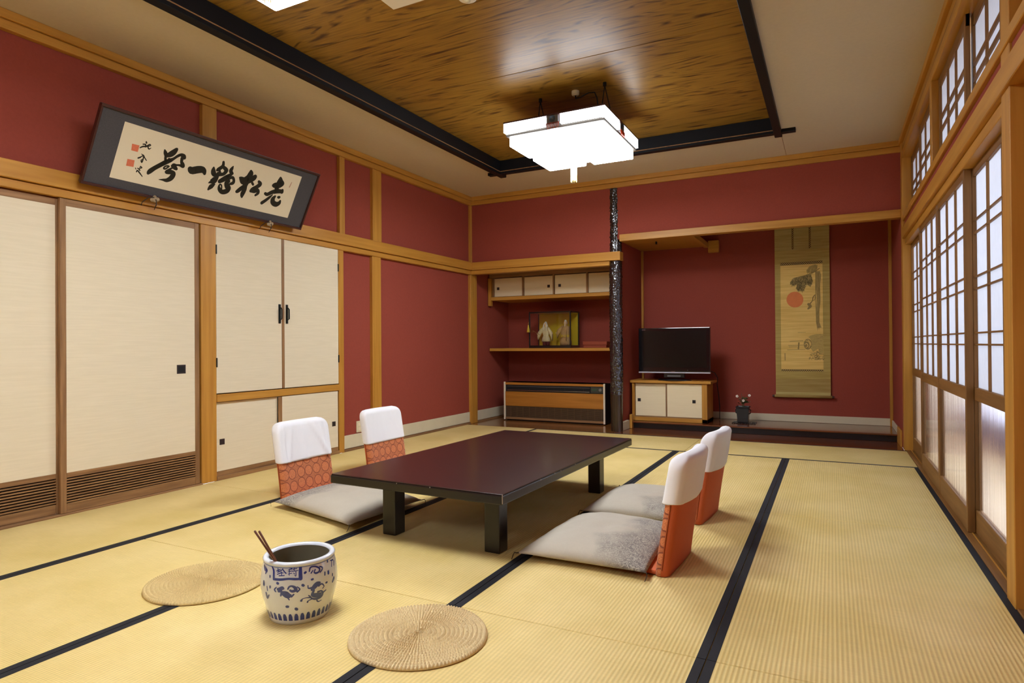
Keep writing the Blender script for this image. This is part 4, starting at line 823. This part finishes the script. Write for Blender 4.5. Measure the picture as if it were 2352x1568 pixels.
rb = thing('red_box', 'flat red-brown lidded box on the shelf beside the black pillar', 'box', (-2.63, 7.6, .957))
box('tray', (-2.80, -2.50, 7.48, 7.7, .957, .99), 'redbox', rb, bevel=.003); box('lid', (-2.81, -2.49, 7.47, 7.71, .992, 1.038), 'redbox', rb, bevel=.004)

# ---------------------------------------------------------------- black pillar with natural bark
pl = thing('alcove_pillar', 'glossy black pillar of natural knobbly bark between the two alcoves', 'pillar', (-2.215, 6.955, 0))
def bark(z0, z1, r0, amp):
    bm = BM(); n, m = 84, int((z1-z0)/.008); rings = []
    for j in range(m+1):
        z = z0+(z1-z0)*j/m; ring = []
        for k in range(n):
            t = 2*PI*k/n; v = Vector((math.cos(t)*2.2, math.sin(t)*2.2, z*6))
            d = noise.noise(v*2.0)*.35 + abs(noise.noise(v*5.5))*.9 + abs(noise.noise(v*11))*.5 - abs(noise.noise(v*1.3+Vector((9, 0, 0))))*.4
            r = r0+amp*d
            ring.append(bm.verts.new((-2.215+r*math.cos(t), 6.985+r*math.sin(t), z)))
        rings.append(ring)
    for A, B_ in zip(rings, rings[1:]):
        for k in range(n): bm.faces.new((A[k], A[(k+1) % n], B_[(k+1) % n], B_[k]))
    return bm
link('bark', bark(.42, 2.85, .068, .013), 'bark', pl, smooth=True)
bm = bark(0, .46, .068, .002); link('planed_foot', bm, 'barkcut', pl, smooth=True)

# ---------------------------------------------------------------- television corner
tc_ = thing('television_cabinet', 'low cabinet with two cream sliding doors under the television', 'cabinet', (-1.72, 7.6, .082))
CX0, CX1, CY0, CY1 = -2.155, -1.275, 7.40, 7.80
box('top', (CX0-.02, CX1+.045, CY0-.02, CY1+.02, .535, .567), 'woodX', tc_, bevel=.004); box('floor_board', (CX0, CX1, CY0, CY1, .084, .128), 'woodX', tc_, bevel=.002)
box('side_panel', (CX0, CX0+.03, CY0, CY1, .128, .535), 'woodZ', tc_, bevel=.002); box('side_panel', (CX1-.06, CX1, CY0, CY1, .084, .535), 'woodZ', tc_, bevel=.002)
box('back_panel', (CX0+.03, CX1-.06, CY1-.02, CY1, .128, .535), 'brownX', tc_, bevel=0); box('door_track', (CX0+.03, CX1-.06, CY0+.004, CY0+.06, .126, .14), 'brownX', tc_)
for a, b, y, p in ((CX0+.035, -1.742, CY0+.03, -2.075), (-1.735, CX1-.062, CY0+.012, -1.425)):
    d = box('sliding_door', (a, b, y, y+.012, .142, .527), 'paperdoorX', tc_, bevel=.001)
    box('pull', (p-.019, p+.019, y-.002, y+.002, .31, .348), 'pull', d, bevel=.001); box('pull_recess', (p-.011, p+.011, y-.0035, y-.0015, .318, .34), 'blackmat', d, bevel=0)
box('meeting_stile', (-1.752, -1.735, CY0+.008, CY0+.045, .14, .53), 'brownZ', tc_)
tv = thing('television', 'black flat television with silver lower edge on the small cabinet', 'television', (-1.65, 7.5, .567))
TX0, TX1, TY = -2.075, -1.24, 7.42
box('bezel', (TX0, TX1, TY, TY+.05, .672, 1.19), 'bezel', tv, bevel=.006, seg=2); box('rear_housing', (TX0+.08, TX1-.08, TY+.05, TY+.10, .72, 1.12), 'blackmat', tv, bevel=.01)
box('screen', (TX0+.042, TX1-.042, TY-.0015, TY+.001, .722, 1.155), 'screen', tv, bevel=0)
box('silver_strip', (TX0, TX1, TY-.008, TY+.03, .655, .669), 'silver', tv, bevel=.003)
box('stand_neck', (-1.78, -1.54, TY+.02, TY+.07, .60, .68), 'black', tv, bevel=.004)
bm = BM(); lathe(bm, [(0, .568), (.2, .568), (.2, .574), (.19, .582), (.05, .59), (0, .59)], 40)
bmesh.ops.scale(bm, vec=(1, .58, 1), verts=bm.verts); bmesh.ops.translate(bm, vec=(-1.66, TY+.06, 0), verts=bm.verts); link('stand_foot', bm, 'black', tv, smooth=False)
box('front_plate', (-1.735, -1.58, TY+.008, TY+.021, .612, .63), 'pewter', tv, bevel=.002)
box('logo', (-1.69, -1.64, TY-.0065, TY-.004, .672, .679), 'chrome', tv, bevel=0); box('corner_logo', (TX0+.04, TX0+.085, TY-.0015, TY, 1.166, 1.171), 'chrome', tv, bevel=0)
box('standby_lamp', (-1.50, -1.49, TY-.0015, TY, .69, .694), 'pewter', tv, bevel=0)
cable = thing('power_cable', 'dark cable coiled down beside the television cabinet', 'cable', (-1.2, 7.6, .4))
link('wire', tube(BM(), [(-1.3, 7.52, .70), (-1.22, 7.58, .66), (-1.19, 7.6, .60), (-1.2, 7.62, .52), (-1.195, 7.7, .40), (-1.2, 7.8, .25), (-1.21, 7.86, .09)], .005, 6), 'blackmat', cable, smooth=True)

# vase with flowers on a thin mat
vs = thing('flower_tray', 'thin dark slatted tray on the alcove floor under the square vase', 'tray', (-.9, 7.62, .083))
for k in range(13): box('slat', (-1.03+k*.020, -1.018+k*.020, 7.55, 7.72, .083, .089), 'black', vs, bevel=.001)
for y in (7.57, 7.70): box('cross_bar', (-1.03, -.775, y, y+.008, .0885, .093), 'black', vs, bevel=.001)
vz = thing('square_vase', 'square black bronze vase with small plant on the alcove floor', 'vase', (-.915, 7.63, .094))
bm = BM(); s0 = None; rings = []
for z, r in ((.094, .052), (.10, .060), (.13, .058), (.20, .063), (.255, .068), (.262, .074), (.275, .074), (.277, .062), (.26, .058)):
    rings.append([bm.verts.new((-.915+sx*r, 7.63+sy*r, z)) for sx, sy in ((-1, -1), (1, -1), (1, 1), (-1, 1))])
for A, B_ in zip(rings, rings[1:]):
    for k in range(4): bm.faces.new((A[k], A[(k+1) % 4], B_[(k+1) % 4], B_[k]))
bm.faces.new(rings[0]); bm.faces.new(rings[-1][::-1])
link('body', bm, 'vase', vz, bevel=.002)
for sx in (-1, 1):
    link('lug', tube(BM(), [(-.915+sx*.06, 7.63, .25), (-.915+sx*.082, 7.63, .235), (-.915+sx*.078, 7.63, .20), (-.915+sx*.06, 7.63, .19)], .007, 6), 'vase', vz, smooth=True)
pt = thing('flower_arrangement', 'small dark-leaved plant with white blossoms in the square vase', 'plant', (-.915, 7.63, .262))
for dx, dy, h in ((-.055, -.02, .15), (.0, 0, .13), (.06, .01, .16), (.02, -.03, .09), (-.02, .03, .17)):
    link('stem', tube(BM(), [(-.915, 7.63, .25), (-.915+dx*.4, 7.63+dy, .25+h*.6), (-.915+dx, 7.63+dy, .25+h)], .0022, 5), 'leaf', pt)
random.seed(11)
for k in range(24):
    a, e, l = random.uniform(0, 2*PI), random.uniform(.1, .9), random.uniform(.05, .085)
    p = Vector((-.915+random.uniform(-.035, .04), 7.63+random.uniform(-.02, .02), .30+random.uniform(0, .06)))
    d = Vector((math.cos(a)*math.cos(e), math.sin(a)*math.cos(e)*.6, math.sin(e)*.7)); sdv = d.cross(Vector((0, 0, 1))).normalized()*l*.3
    bm = BM(); A = [bm.verts.new(q) for q in (p, p+d*l*.4+sdv, p+d*l, p+d*l*.4-sdv)]; mid = bm.verts.new(p+d*l*.45+Vector((0, 0, .004)))
    for i in range(4): bm.faces.new((A[i], A[(i+1) % 4], mid))
    link('leaf', bm, 'leaf', pt, smooth=True)
for px, py, pz in ((-.975, 7.6, .392), (-.905, 7.575, .345), (-.845, 7.63, .402)):
    bm = BM()
    for k in range(5):
        t = 2*PI*k/5; c0 = Vector((px, py, pz)); d = Vector((math.cos(t), -.45, math.sin(t)))*.013
        bmesh.ops.create_uvsphere(bm, u_segments=7, v_segments=5, radius=.0075, matrix=Matrix.Translation(c0+d*.7) @ Matrix.Diagonal((1, .5, 1, 1)))
    link('blossom', bm, 'petal', pt, smooth=True)

# ---------------------------------------------------------------- hanging scroll
SY = 7.975
sr = thing('hanging_scroll', 'tall gold silk scroll painting of red sun and pine hanging in the alcove', 'scroll', (-.3, SY, .39))
def band(name, x0, x1, z0, z1, y, mat, parent=sr): return box(name, (x0, x1, y-.0015, y, z0, z1), mat, parent, bevel=0)
band('silk_mount', -.589, -.013, .385, 2.62, SY, 'silkA')
band('upper_silk', -.589, -.013, 2.08, 2.62, SY-.0016, 'silkB'); band('lower_silk', -.589, -.013, .43, .585, SY-.0016, 'silkC'); band('roller_wrap', -.589, -.013, .385, .43, SY-.0016, 'silkB')
pn = band('painting', -.528, -.085, .695, 1.905, SY-.0016, 'silkP')
band('upper_ribbon', -.528, -.085, 1.907, 1.94, SY-.002, 'dash'); band('lower_ribbon', -.528, -.085, .672, .693, SY-.002, 'dash')
for x in (-.405, -.225): band('hanging_strip', x, x+.022, 2.09, 2.6, SY-.004, 'dash')
bm = BM(); lathe(bm, [(0, -.6), (.017, -.6), (.017, .0), (0, .0)], 14)
bmesh.ops.rotate(bm, verts=bm.verts, cent=(0, 0, 0), matrix=Matrix.Rotation(PI/2, 3, 'Y')); bmesh.ops.translate(bm, verts=bm.verts, vec=(-.001, SY-.014, .383)); link('roller', bm, 'silkC', sr, smooth=True)
for x0, x1 in ((-.625, -.598), (-.004, .022)):
    link('roller_knob', tube(BM(), [(x0, SY-.014, .381), (x1, SY-.014, .381)], .014, 14), 'framewood', sr)
link('hanging_cord', tube(BM(), [(-.5, SY-.004, 2.62), (-.3, SY-.006, 2.72), (-.1, SY-.004, 2.62)], .003, 6), 'cord', sr)
def flat(name, polys, mat, e): 
    bm = BM()
    for p in polys:
        vs_ = [bm.verts.new((x, SY-.0032-e, z)) for x, z in p]
        for t in tessellate_polygon([[Vector((x, z, 0)) for x, z in p]]): bm.faces.new([vs_[i] for i in t])
    return link(name, bm, mat, pn)
flat('trunk_wash', [D['trunk']], 'trunk', 0); flat('pale_foliage', [D['pine2']], 'pale', .0002); flat('mound', [D['mound']], 'pale', 0)
flat('red_sun', [D['sun']], 'sunred', 0); flat('pine_foliage', [D['pine']], 'trunk', .0001); flat('wheel', [D['wheel']], 'line', .0003)
def inside(p, poly):
    c = False; n = len(poly)
    for a in range(n):
        x1, y1 = poly[a]; x2, y2 = poly[a-1]
        if (y1 > p[1]) != (y2 > p[1]) and p[0] < (x2-x1)*(p[1]-y1)/(y2-y1)+x1: c = not c
    return c
def needles(name, poly, n, lx, lz, mat, e, w=.0021):
    bm = BM(); xs = [p[0] for p in poly]; zs = [p[1] for p in poly]; k = 0; tries = 0
    while k < n and tries < 9000:
        tries += 1; x, z = random.uniform(min(xs), max(xs)), random.uniform(min(zs), max(zs))
        if not inside((x, z), poly): continue
        k += 1; a = random.uniform(-1, 1)
        paint(bm, stroke2d([[x, z, w], [x+lx*a, z+lz*random.uniform(.5, 1.2), w*.35]]), lambda p, q, e2: (p, SY-.0034-e-e2, q))
    link(name, bm, mat, pn)['kind'] = 'stuff'
random.seed(5)
needles('pine_needles', D['pine'], 420, .012, -.026, 'pine', .0003, .0024)
needles('pale_needles', D['pine2'], 130, .012, -.022, 'line', .0002)
needles('rock_strokes', D['rock'], 190, .016, .006, 'pine', .0003, .0024)
needles('bark_strokes', D['trunk'], 170, .002, -.05, 'line', .0002, .0018)
needles('mound_strokes', D['mound'], 90, .03, .002, 'line', .0002, .0014)
bm = BM()
for s in D['scrollst']: paint(bm, stroke2d(s), lambda a, b, e: (a, SY-.0036-e, b))
link('fine_brushwork', bm, 'line', pn)
bm = BM()
for s in D['wheelst']: paint(bm, stroke2d(s), lambda a, b, e: (a, SY-.0039-e, b))
link('wheel_swirl', bm, 'silkP', pn)

# ---------------------------------------------------------------- low table
tb = thing('low_table', 'long low dark maroon lacquered table in the middle of the room', 'table', (-1.81, 3.42, 0), math.radians(-1.4))
def lbox(name, d, mat, parent, bevel=.002, seg=1): return link(name, bx(BM(), *d), mat, parent, bevel, world=False, seg=seg)
lbox('tabletop', (-.515, .515, -.935, .935, .327, .332), 'table', tb, .0015)
lbox('top_edge', (-.518, .518, -.938, .938, .283, .3268), 'tableedge', tb, .006, 2)
for sx, sy in ((-.266, -.73), (.364, -.73), (-.266, .63), (.364, .63)):
    lbox('leg', (sx-.042, sx+.042, sy-.042, sy+.042, 0, .284), 'tableedge', tb, .006, 2)
lbox('apron', (-.25, .35, -.71, -.69, .25, .284), 'tableedge', tb); lbox('apron', (-.25, .35, .60, .62, .25, .284), 'tableedge', tb)
lbox('corner_strip', (.5155, .519, -.939, -.934, .29, .333), 'paleedge', tb, .0008)  # pale upright strip on the near right corner of the top
for x in (.12, -.08): lbox('edge_chip', (x, x+.004, -.9395, -.937, .322, .3275), 'paleedge', tb, 0)
for y in (-.55, -.38, -.30, -.1): lbox('edge_chip', (.5165, .5195, y, y+.007, .3225, .3275), 'paleedge', tb, 0)

# ---------------------------------------------------------------- legless floor chairs
def slab(W, z0, z1, t, curve, lean, rt, grow=0, nu=22, nv=22, wob=0, seed=0, hem=0):
    """curved upholstered slab; faces +x. Returns bmesh (front, back, rim)"""
    bm = BM(); F, Bk = [], []
    for j in range(nv+1):
        v = j/nv; zz = z0+(z1-z0)*v
        dz = z1-zz; hw = W/2
        if dz < rt: hw = W/2-rt+math.sqrt(max(0, rt*rt-(rt-dz)**2))
        hw += grow
        tz = 1 if dz > t*.5 else math.sqrt(max(.0, 1-(1-dz/(t*.5))**2))
        fr_, br_ = [], []
        for i in range(nu+1):
            s = math.sin((i/nu-.5)*PI); u = s*hw
            te = (1-abs(s)**22)**.5 if abs(s) < 1 else 0
            th = t/2*te*max(tz, .02)+.0005
            xc = -curve*(1-(u/(W/2))**2)*min(1, .3+zz/.5) - lean*(zz/.5)**1.15
            w = 0
            if wob:
                for uc, sl, am in ((-.10, -.25, 1), (-.02, .1, .8), (.07, .5, 1), (.13, .2, .6), (-.185, -.05, 1.2), (.185, .05, 1.2)):
                    uu = u-uc-sl*(z1-zz); w += wob*am*math.exp(-(uu/(.006 if abs(uc) > .15 else .014))**2)*min(1, dz/.06)
                w += wob*.4*(noise.noise(Vector((u*8+seed, zz*6, seed)))+.5)
            zf = zz - (hem*math.cos(u/(W/2)*PI/2) if j == 0 else 0)
            fr_.append(bm.verts.new((xc+th+w, u, zf))); br_.append(bm.verts.new((xc-th-w*.5, u, zf+(hem*.5 if j == 0 else 0))))
        F.append(fr_); Bk.append(br_)
    fb = []
    for j in range(nv):
        for i in range(nu):
            bm.faces.new((F[j][i], F[j][i+1], F[j+1][i+1], F[j+1][i]))
            f = bm.faces.new((Bk[j][i+1], Bk[j][i], Bk[j+1][i], Bk[j+1][i+1])); f.material_index = 1
    for j in range(nv):
        for q in ((F[j+1][0], Bk[j+1][0], Bk[j][0], F[j][0]), (F[j][nu], Bk[j][nu], Bk[j+1][nu], F[j+1][nu])):
            f = bm.faces.new(q); f.material_index = 2
    for i in range(nu):
        bm.faces.new((F[0][i+1], F[0][i], Bk[0][i], Bk[0][i+1])); bm.faces.new((F[nv][i], F[nv][i+1], Bk[nv][i+1], Bk[nv][i]))
    return bm
def floor_chair(loc, rz, label, wob, seed, W=.42, up=0, hz=.235):
    c = thing('floor_chair', label, 'chair', loc, rz, 'legless chairs around the low table')
    link('backrest', slab(W, .004, .485+up, .060, .025, .075, .07), ['brocade', 'brocadeback', 'brocadeside'], c, smooth=True, world=False)
    # seat pad under the cushion, rounded board
    bm = BM(); n = 10
    bx(bm, .0, .40, -W/2+.01, W/2-.01, .004, .024); link('seat_base', bm, 'brocadeback', c, .008, world=False, seg=2)
    link('side_seam', tube(tube(BM(), [(-.005-.075*(z/.5)**1.15, -W/2-.0006, z) for z in (.03, .12, .2, hz+.02)], .0016, 5), [(-.005-.075*(z/.5)**1.15, W/2+.0006, z) for z in (.03, .12, .2, hz+.02)], .0016, 5), 'seam', c, world=False)
    link('white_cover', slab(W, hz, .497+up, .072, .025, .075, .072, grow=.007, nu=40, nv=36, wob=wob, seed=seed, hem=.006), 'cover', c, smooth=True, world=False)
    return c
def cushion(cn, label, H=.09, seed=0, tass=()):
    """cn: four floor corners, anticlockwise; first edge is the side nearest the chair back"""
    C0 = sum((Vector((x, y, 0)) for x, y in cn), Vector())/4
    c = thing('floor_cushion', label, 'cushion', tuple(C0), 0, 'grey cushions on the legless chairs')
    # local x axis points away from the chair back
    ax = ((Vector((*cn[2], 0))+Vector((*cn[3], 0)))-(Vector((*cn[0], 0))+Vector((*cn[1], 0)))).normalized(); ang = math.atan2(ax.y, ax.x)
    c.rotation_euler = (0, 0, ang); Rm = Matrix.Rotation(-ang, 3, 'Z')
    q = [Rm @ (Vector((x, y, 0))-C0) for x, y in cn]
    bm = BM(); n = 44; top, bot = [], []
    for j in range(n+1):
        v = j/n; A, B_ = [], []
        for i in range(n+1):
            u = i/n; su, sv = 2*u-1, 2*v-1
            p = q[0]*(1-u)*(1-v)+q[1]*u*(1-v)+q[2]*u*v+q[3]*(1-u)*v
            cen = Vector((0, 0, 0)); pinch = .055*(1-abs(su)**2)*abs(sv)**6 + .055*(1-abs(sv)**2)*abs(su)**6
            p = p*(1-pinch)
            e = max(0, (1-abs(su)**2.6))**.55*max(0, (1-abs(sv)**2.6))**.55
            wv = .006*noise.noise(Vector((u*5+seed, v*5, seed)))+.0025*noise.noise(Vector((u*14, v*12+seed, 3)))
            dimple = -.012*math.exp(-((su*su+sv*sv)/.03))
            rim = 1 if 0 < i < n and 0 < j < n else 0
            h = .016 + e*(H-.016)*.9 + (wv+dimple)*e
            A.append(bm.verts.new((p.x, p.y, h if rim else .016)))
            B_.append(bm.verts.new((p.x*.985, p.y*.985, .016-.014*min(1, e*3))) if rim else A[-1])
        top.append(A); bot.append(B_)
    for j in range(n):
        for i in range(n):
            bm.faces.new((top[j][i], top[j][i+1], top[j+1][i+1], top[j+1][i]))
            f = [bot[j][i], bot[j+1][i], bot[j+1][i+1], bot[j][i+1]]
            if len(set(f)) == 4:
                try: bm.faces.new(f)
                except ValueError: pass
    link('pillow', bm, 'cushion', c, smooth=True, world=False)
    for k in (0, 1, 2, 3):
        p = q[k]; d = p.normalized()
        bm = BM(); tube(bm, [p*.985+Vector((0, 0, .016)), p+d*.008+Vector((0, 0, .020)), p+d*.014+Vector((0, 0, .010)), p+d*.017+Vector((d.y*.012, -d.x*.012, -.014))], [.0025, .002, .002, .0015], 6)
        link('corner_tassel', bm, 'cord', c, world=False)
    return c
floor_chair((-.652, 2.888, 0), PI+math.radians(-3), 'legless orange chair nearest the viewer on the screen side, its plain back showing', .0045, 1, .42, .034, .315)
floor_chair((-.662, 3.735, 0), PI+math.radians(-5), 'legless orange chair on the screen side behind the nearest one', .0045, 2, .40, .018, .295)
floor_chair((-3.205, 3.19, 0), math.radians(1), 'legless orange medallion chair with creased white cover in front of the closet', .010, 3, .47)
floor_chair((-3.215, 4.065, 0), math.radians(1), 'legless orange medallion chair with smooth white cover beside the wall outlet', .0012, 5, .47)
def raised(o, dz=.022): o.location.z += dz; return o
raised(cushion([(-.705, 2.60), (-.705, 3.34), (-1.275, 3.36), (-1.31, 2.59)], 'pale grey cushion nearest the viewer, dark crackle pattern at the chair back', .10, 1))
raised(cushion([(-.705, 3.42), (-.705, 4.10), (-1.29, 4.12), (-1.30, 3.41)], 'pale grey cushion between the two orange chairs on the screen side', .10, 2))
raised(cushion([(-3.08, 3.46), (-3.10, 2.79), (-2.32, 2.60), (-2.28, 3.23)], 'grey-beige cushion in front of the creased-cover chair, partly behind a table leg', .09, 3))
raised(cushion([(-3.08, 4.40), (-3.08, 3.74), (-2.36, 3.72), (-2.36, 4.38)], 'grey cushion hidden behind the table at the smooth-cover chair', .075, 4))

# ---------------------------------------------------------------- round straw mats
def straw(loc, rz, R, label, mat, seed):
    m_ = thing('straw_mat', label, 'mat', loc, rz, 'round plaited straw mats in the foreground')
    bm = BM(); nr, na = 130, 720; random.seed(seed); rings = []
    pitch = .0158
    for j in range(nr+1):
        r = R*j/nr; ring = []
        for k in range(na):
            t = 2*PI*k/na
            rs = r + pitch*t/(2*PI)            # spiral
            cyc = rs/pitch; ridge = abs(math.sin(cyc*PI))**.7
            row = math.floor(cyc); nb = 20 if r < .035 else 40 if r < .085 else 84 if r < .165 else 118
            fr2 = cyc-row; br = math.cos(t*nb/1.0 + (fr2-.5)*2.6 + row*PI*.0)
            z = .009 + .0055*ridge + .0045*ridge*br + .0025*noise.noise(Vector((math.cos(t)*r*9+seed, math.sin(t)*r*9, 0)))
            edge = (R-r)/.012
            if edge < 1: z = .002+(z-.002)*math.sqrt(max(0, 1-(1-edge)**2))
            rr = r*(1+.006*math.sin(3*t+seed))
            ring.append(bm.verts.new((rr*math.cos(t), rr*math.sin(t), z)))
        rings.append(ring)
    for A, B_ in zip(rings[1:], rings[2:]):
        for k in range(na): bm.faces.new((A[k], A[(k+1) % na], B_[(k+1) % na], B_[k]))
    bm.faces.new(rings[1])
    for v in rings[0]: bm.verts.remove(v)
    under = [bm.verts.new((v.co.x*.985, v.co.y*.985, .0004)) for v in rings[-1]]
    for k in range(na): bm.faces.new((rings[-1][k], rings[-1][(k+1) % na], under[(k+1) % na], under[k]))
    bm.faces.new(under[::-1])
    link('plaited_disc', bm, mat, m_, smooth=True, world=False)
straw((-1.275, 1.776, .0012), .3, .238, 'round plaited straw mat in front, lying across a black border', 'straw', 3)
straw((-2.372, 1.782, .0012), 1.2, .242, 'round plaited straw mat behind the porcelain pot', 'straw2', 8)

# ---------------------------------------------------------------- porcelain pot with fire chopsticks
PX, PY = -1.791, 1.736
pot = thing('porcelain_pot', 'blue and white painted porcelain pot standing on the mats between the straw mats', 'pot', (PX, PY, 0))
prof = [(0, .004), (.099, .004), (.103, 0), (.107, .001), (.110, .012), (.121, .05), (.132, .09), (.1375, .125), (.1365, .155), (.1315, .19), (.1255, .213), (.125, .2145), (.1285, .217), (.129, .223), (.1255, .228), (.118, .2295), (.110, .227), (.108, .220)]
link('body', lathe(BM(), prof, 96, PX, PY), 'porcelain', pot, smooth=True)
link('inside', lathe(BM(), [(.1085, .221), (.112, .20), (.119, .16), (.119, .12), (.110, .06), (.094, .03), (0, .026)], 64, PX, PY), 'porin', pot, smooth=True)
zz_, rr_ = [p[1] for p in prof[3:11]], [p[0] for p in prof[3:11]]
def prad(z):
    for a in range(len(zz_)-1):
        if zz_[a] <= z <= zz_[a+1]: return rr_[a]+(rr_[a+1]-rr_[a])*(z-zz_[a])/(zz_[a+1]-zz_[a])
    return rr_[0] if z < zz_[0] else rr_[-1]
def onpot(x, z, e=0):
    t = x/.137; z = max(.004, min(.213, z)); r = prad(z)+.0006+e
    return (PX+r*math.cos(t), PY+r*math.sin(t), z)
bm = BM()
for s in D['pot']: paint(bm, [p for p in stroke2d(s)], onpot)
link('blue_painting', bm, 'cobalt', pot)
bm = BM()
for s in D['pot'][20:]: paint(bm, stroke2d([[a+.137*PI, b, c] for a, b, c in s]), onpot)
link('blue_painting_behind', bm, 'cobalt', pot)
bm = BM(); nt = 36
for k in range(nt):
    t = 2*PI*k/nt*.137; w = .0085
    paint(bm, [[(t-w, .018), (t+w, .018), (t+w*.95, .034), (t+w*.5, .044), (t, .046), (t-w*.6, .044), (t-w*.95, .034)]], onpot)
link('blue_petal_band', bm, 'cobalt', pot)
link('neck_line', lathe(BM(), [(.1262, .2105), (.1262, .212), (.1256, .2138)], 96, PX, PY), 'paleblue', pot, smooth=True)
sk = thing('fire_chopsticks', 'pair of dull copper fire chopsticks leaning in the porcelain pot', 'chopsticks', (PX, PY, .03))
for dx in (0, .0085):
    a = Vector((-1.794+dx, 1.619, .232)); t_ = Vector((-1.845+dx*1.9, 1.578+dx*.6, .341)); d = (t_-a)
    link('chopstick', tube(BM(), [a-d*1.9, a, t_, t_+d*.02], [.0022, .0034, .0042, .002], 8), 'copper', sk, smooth=True)
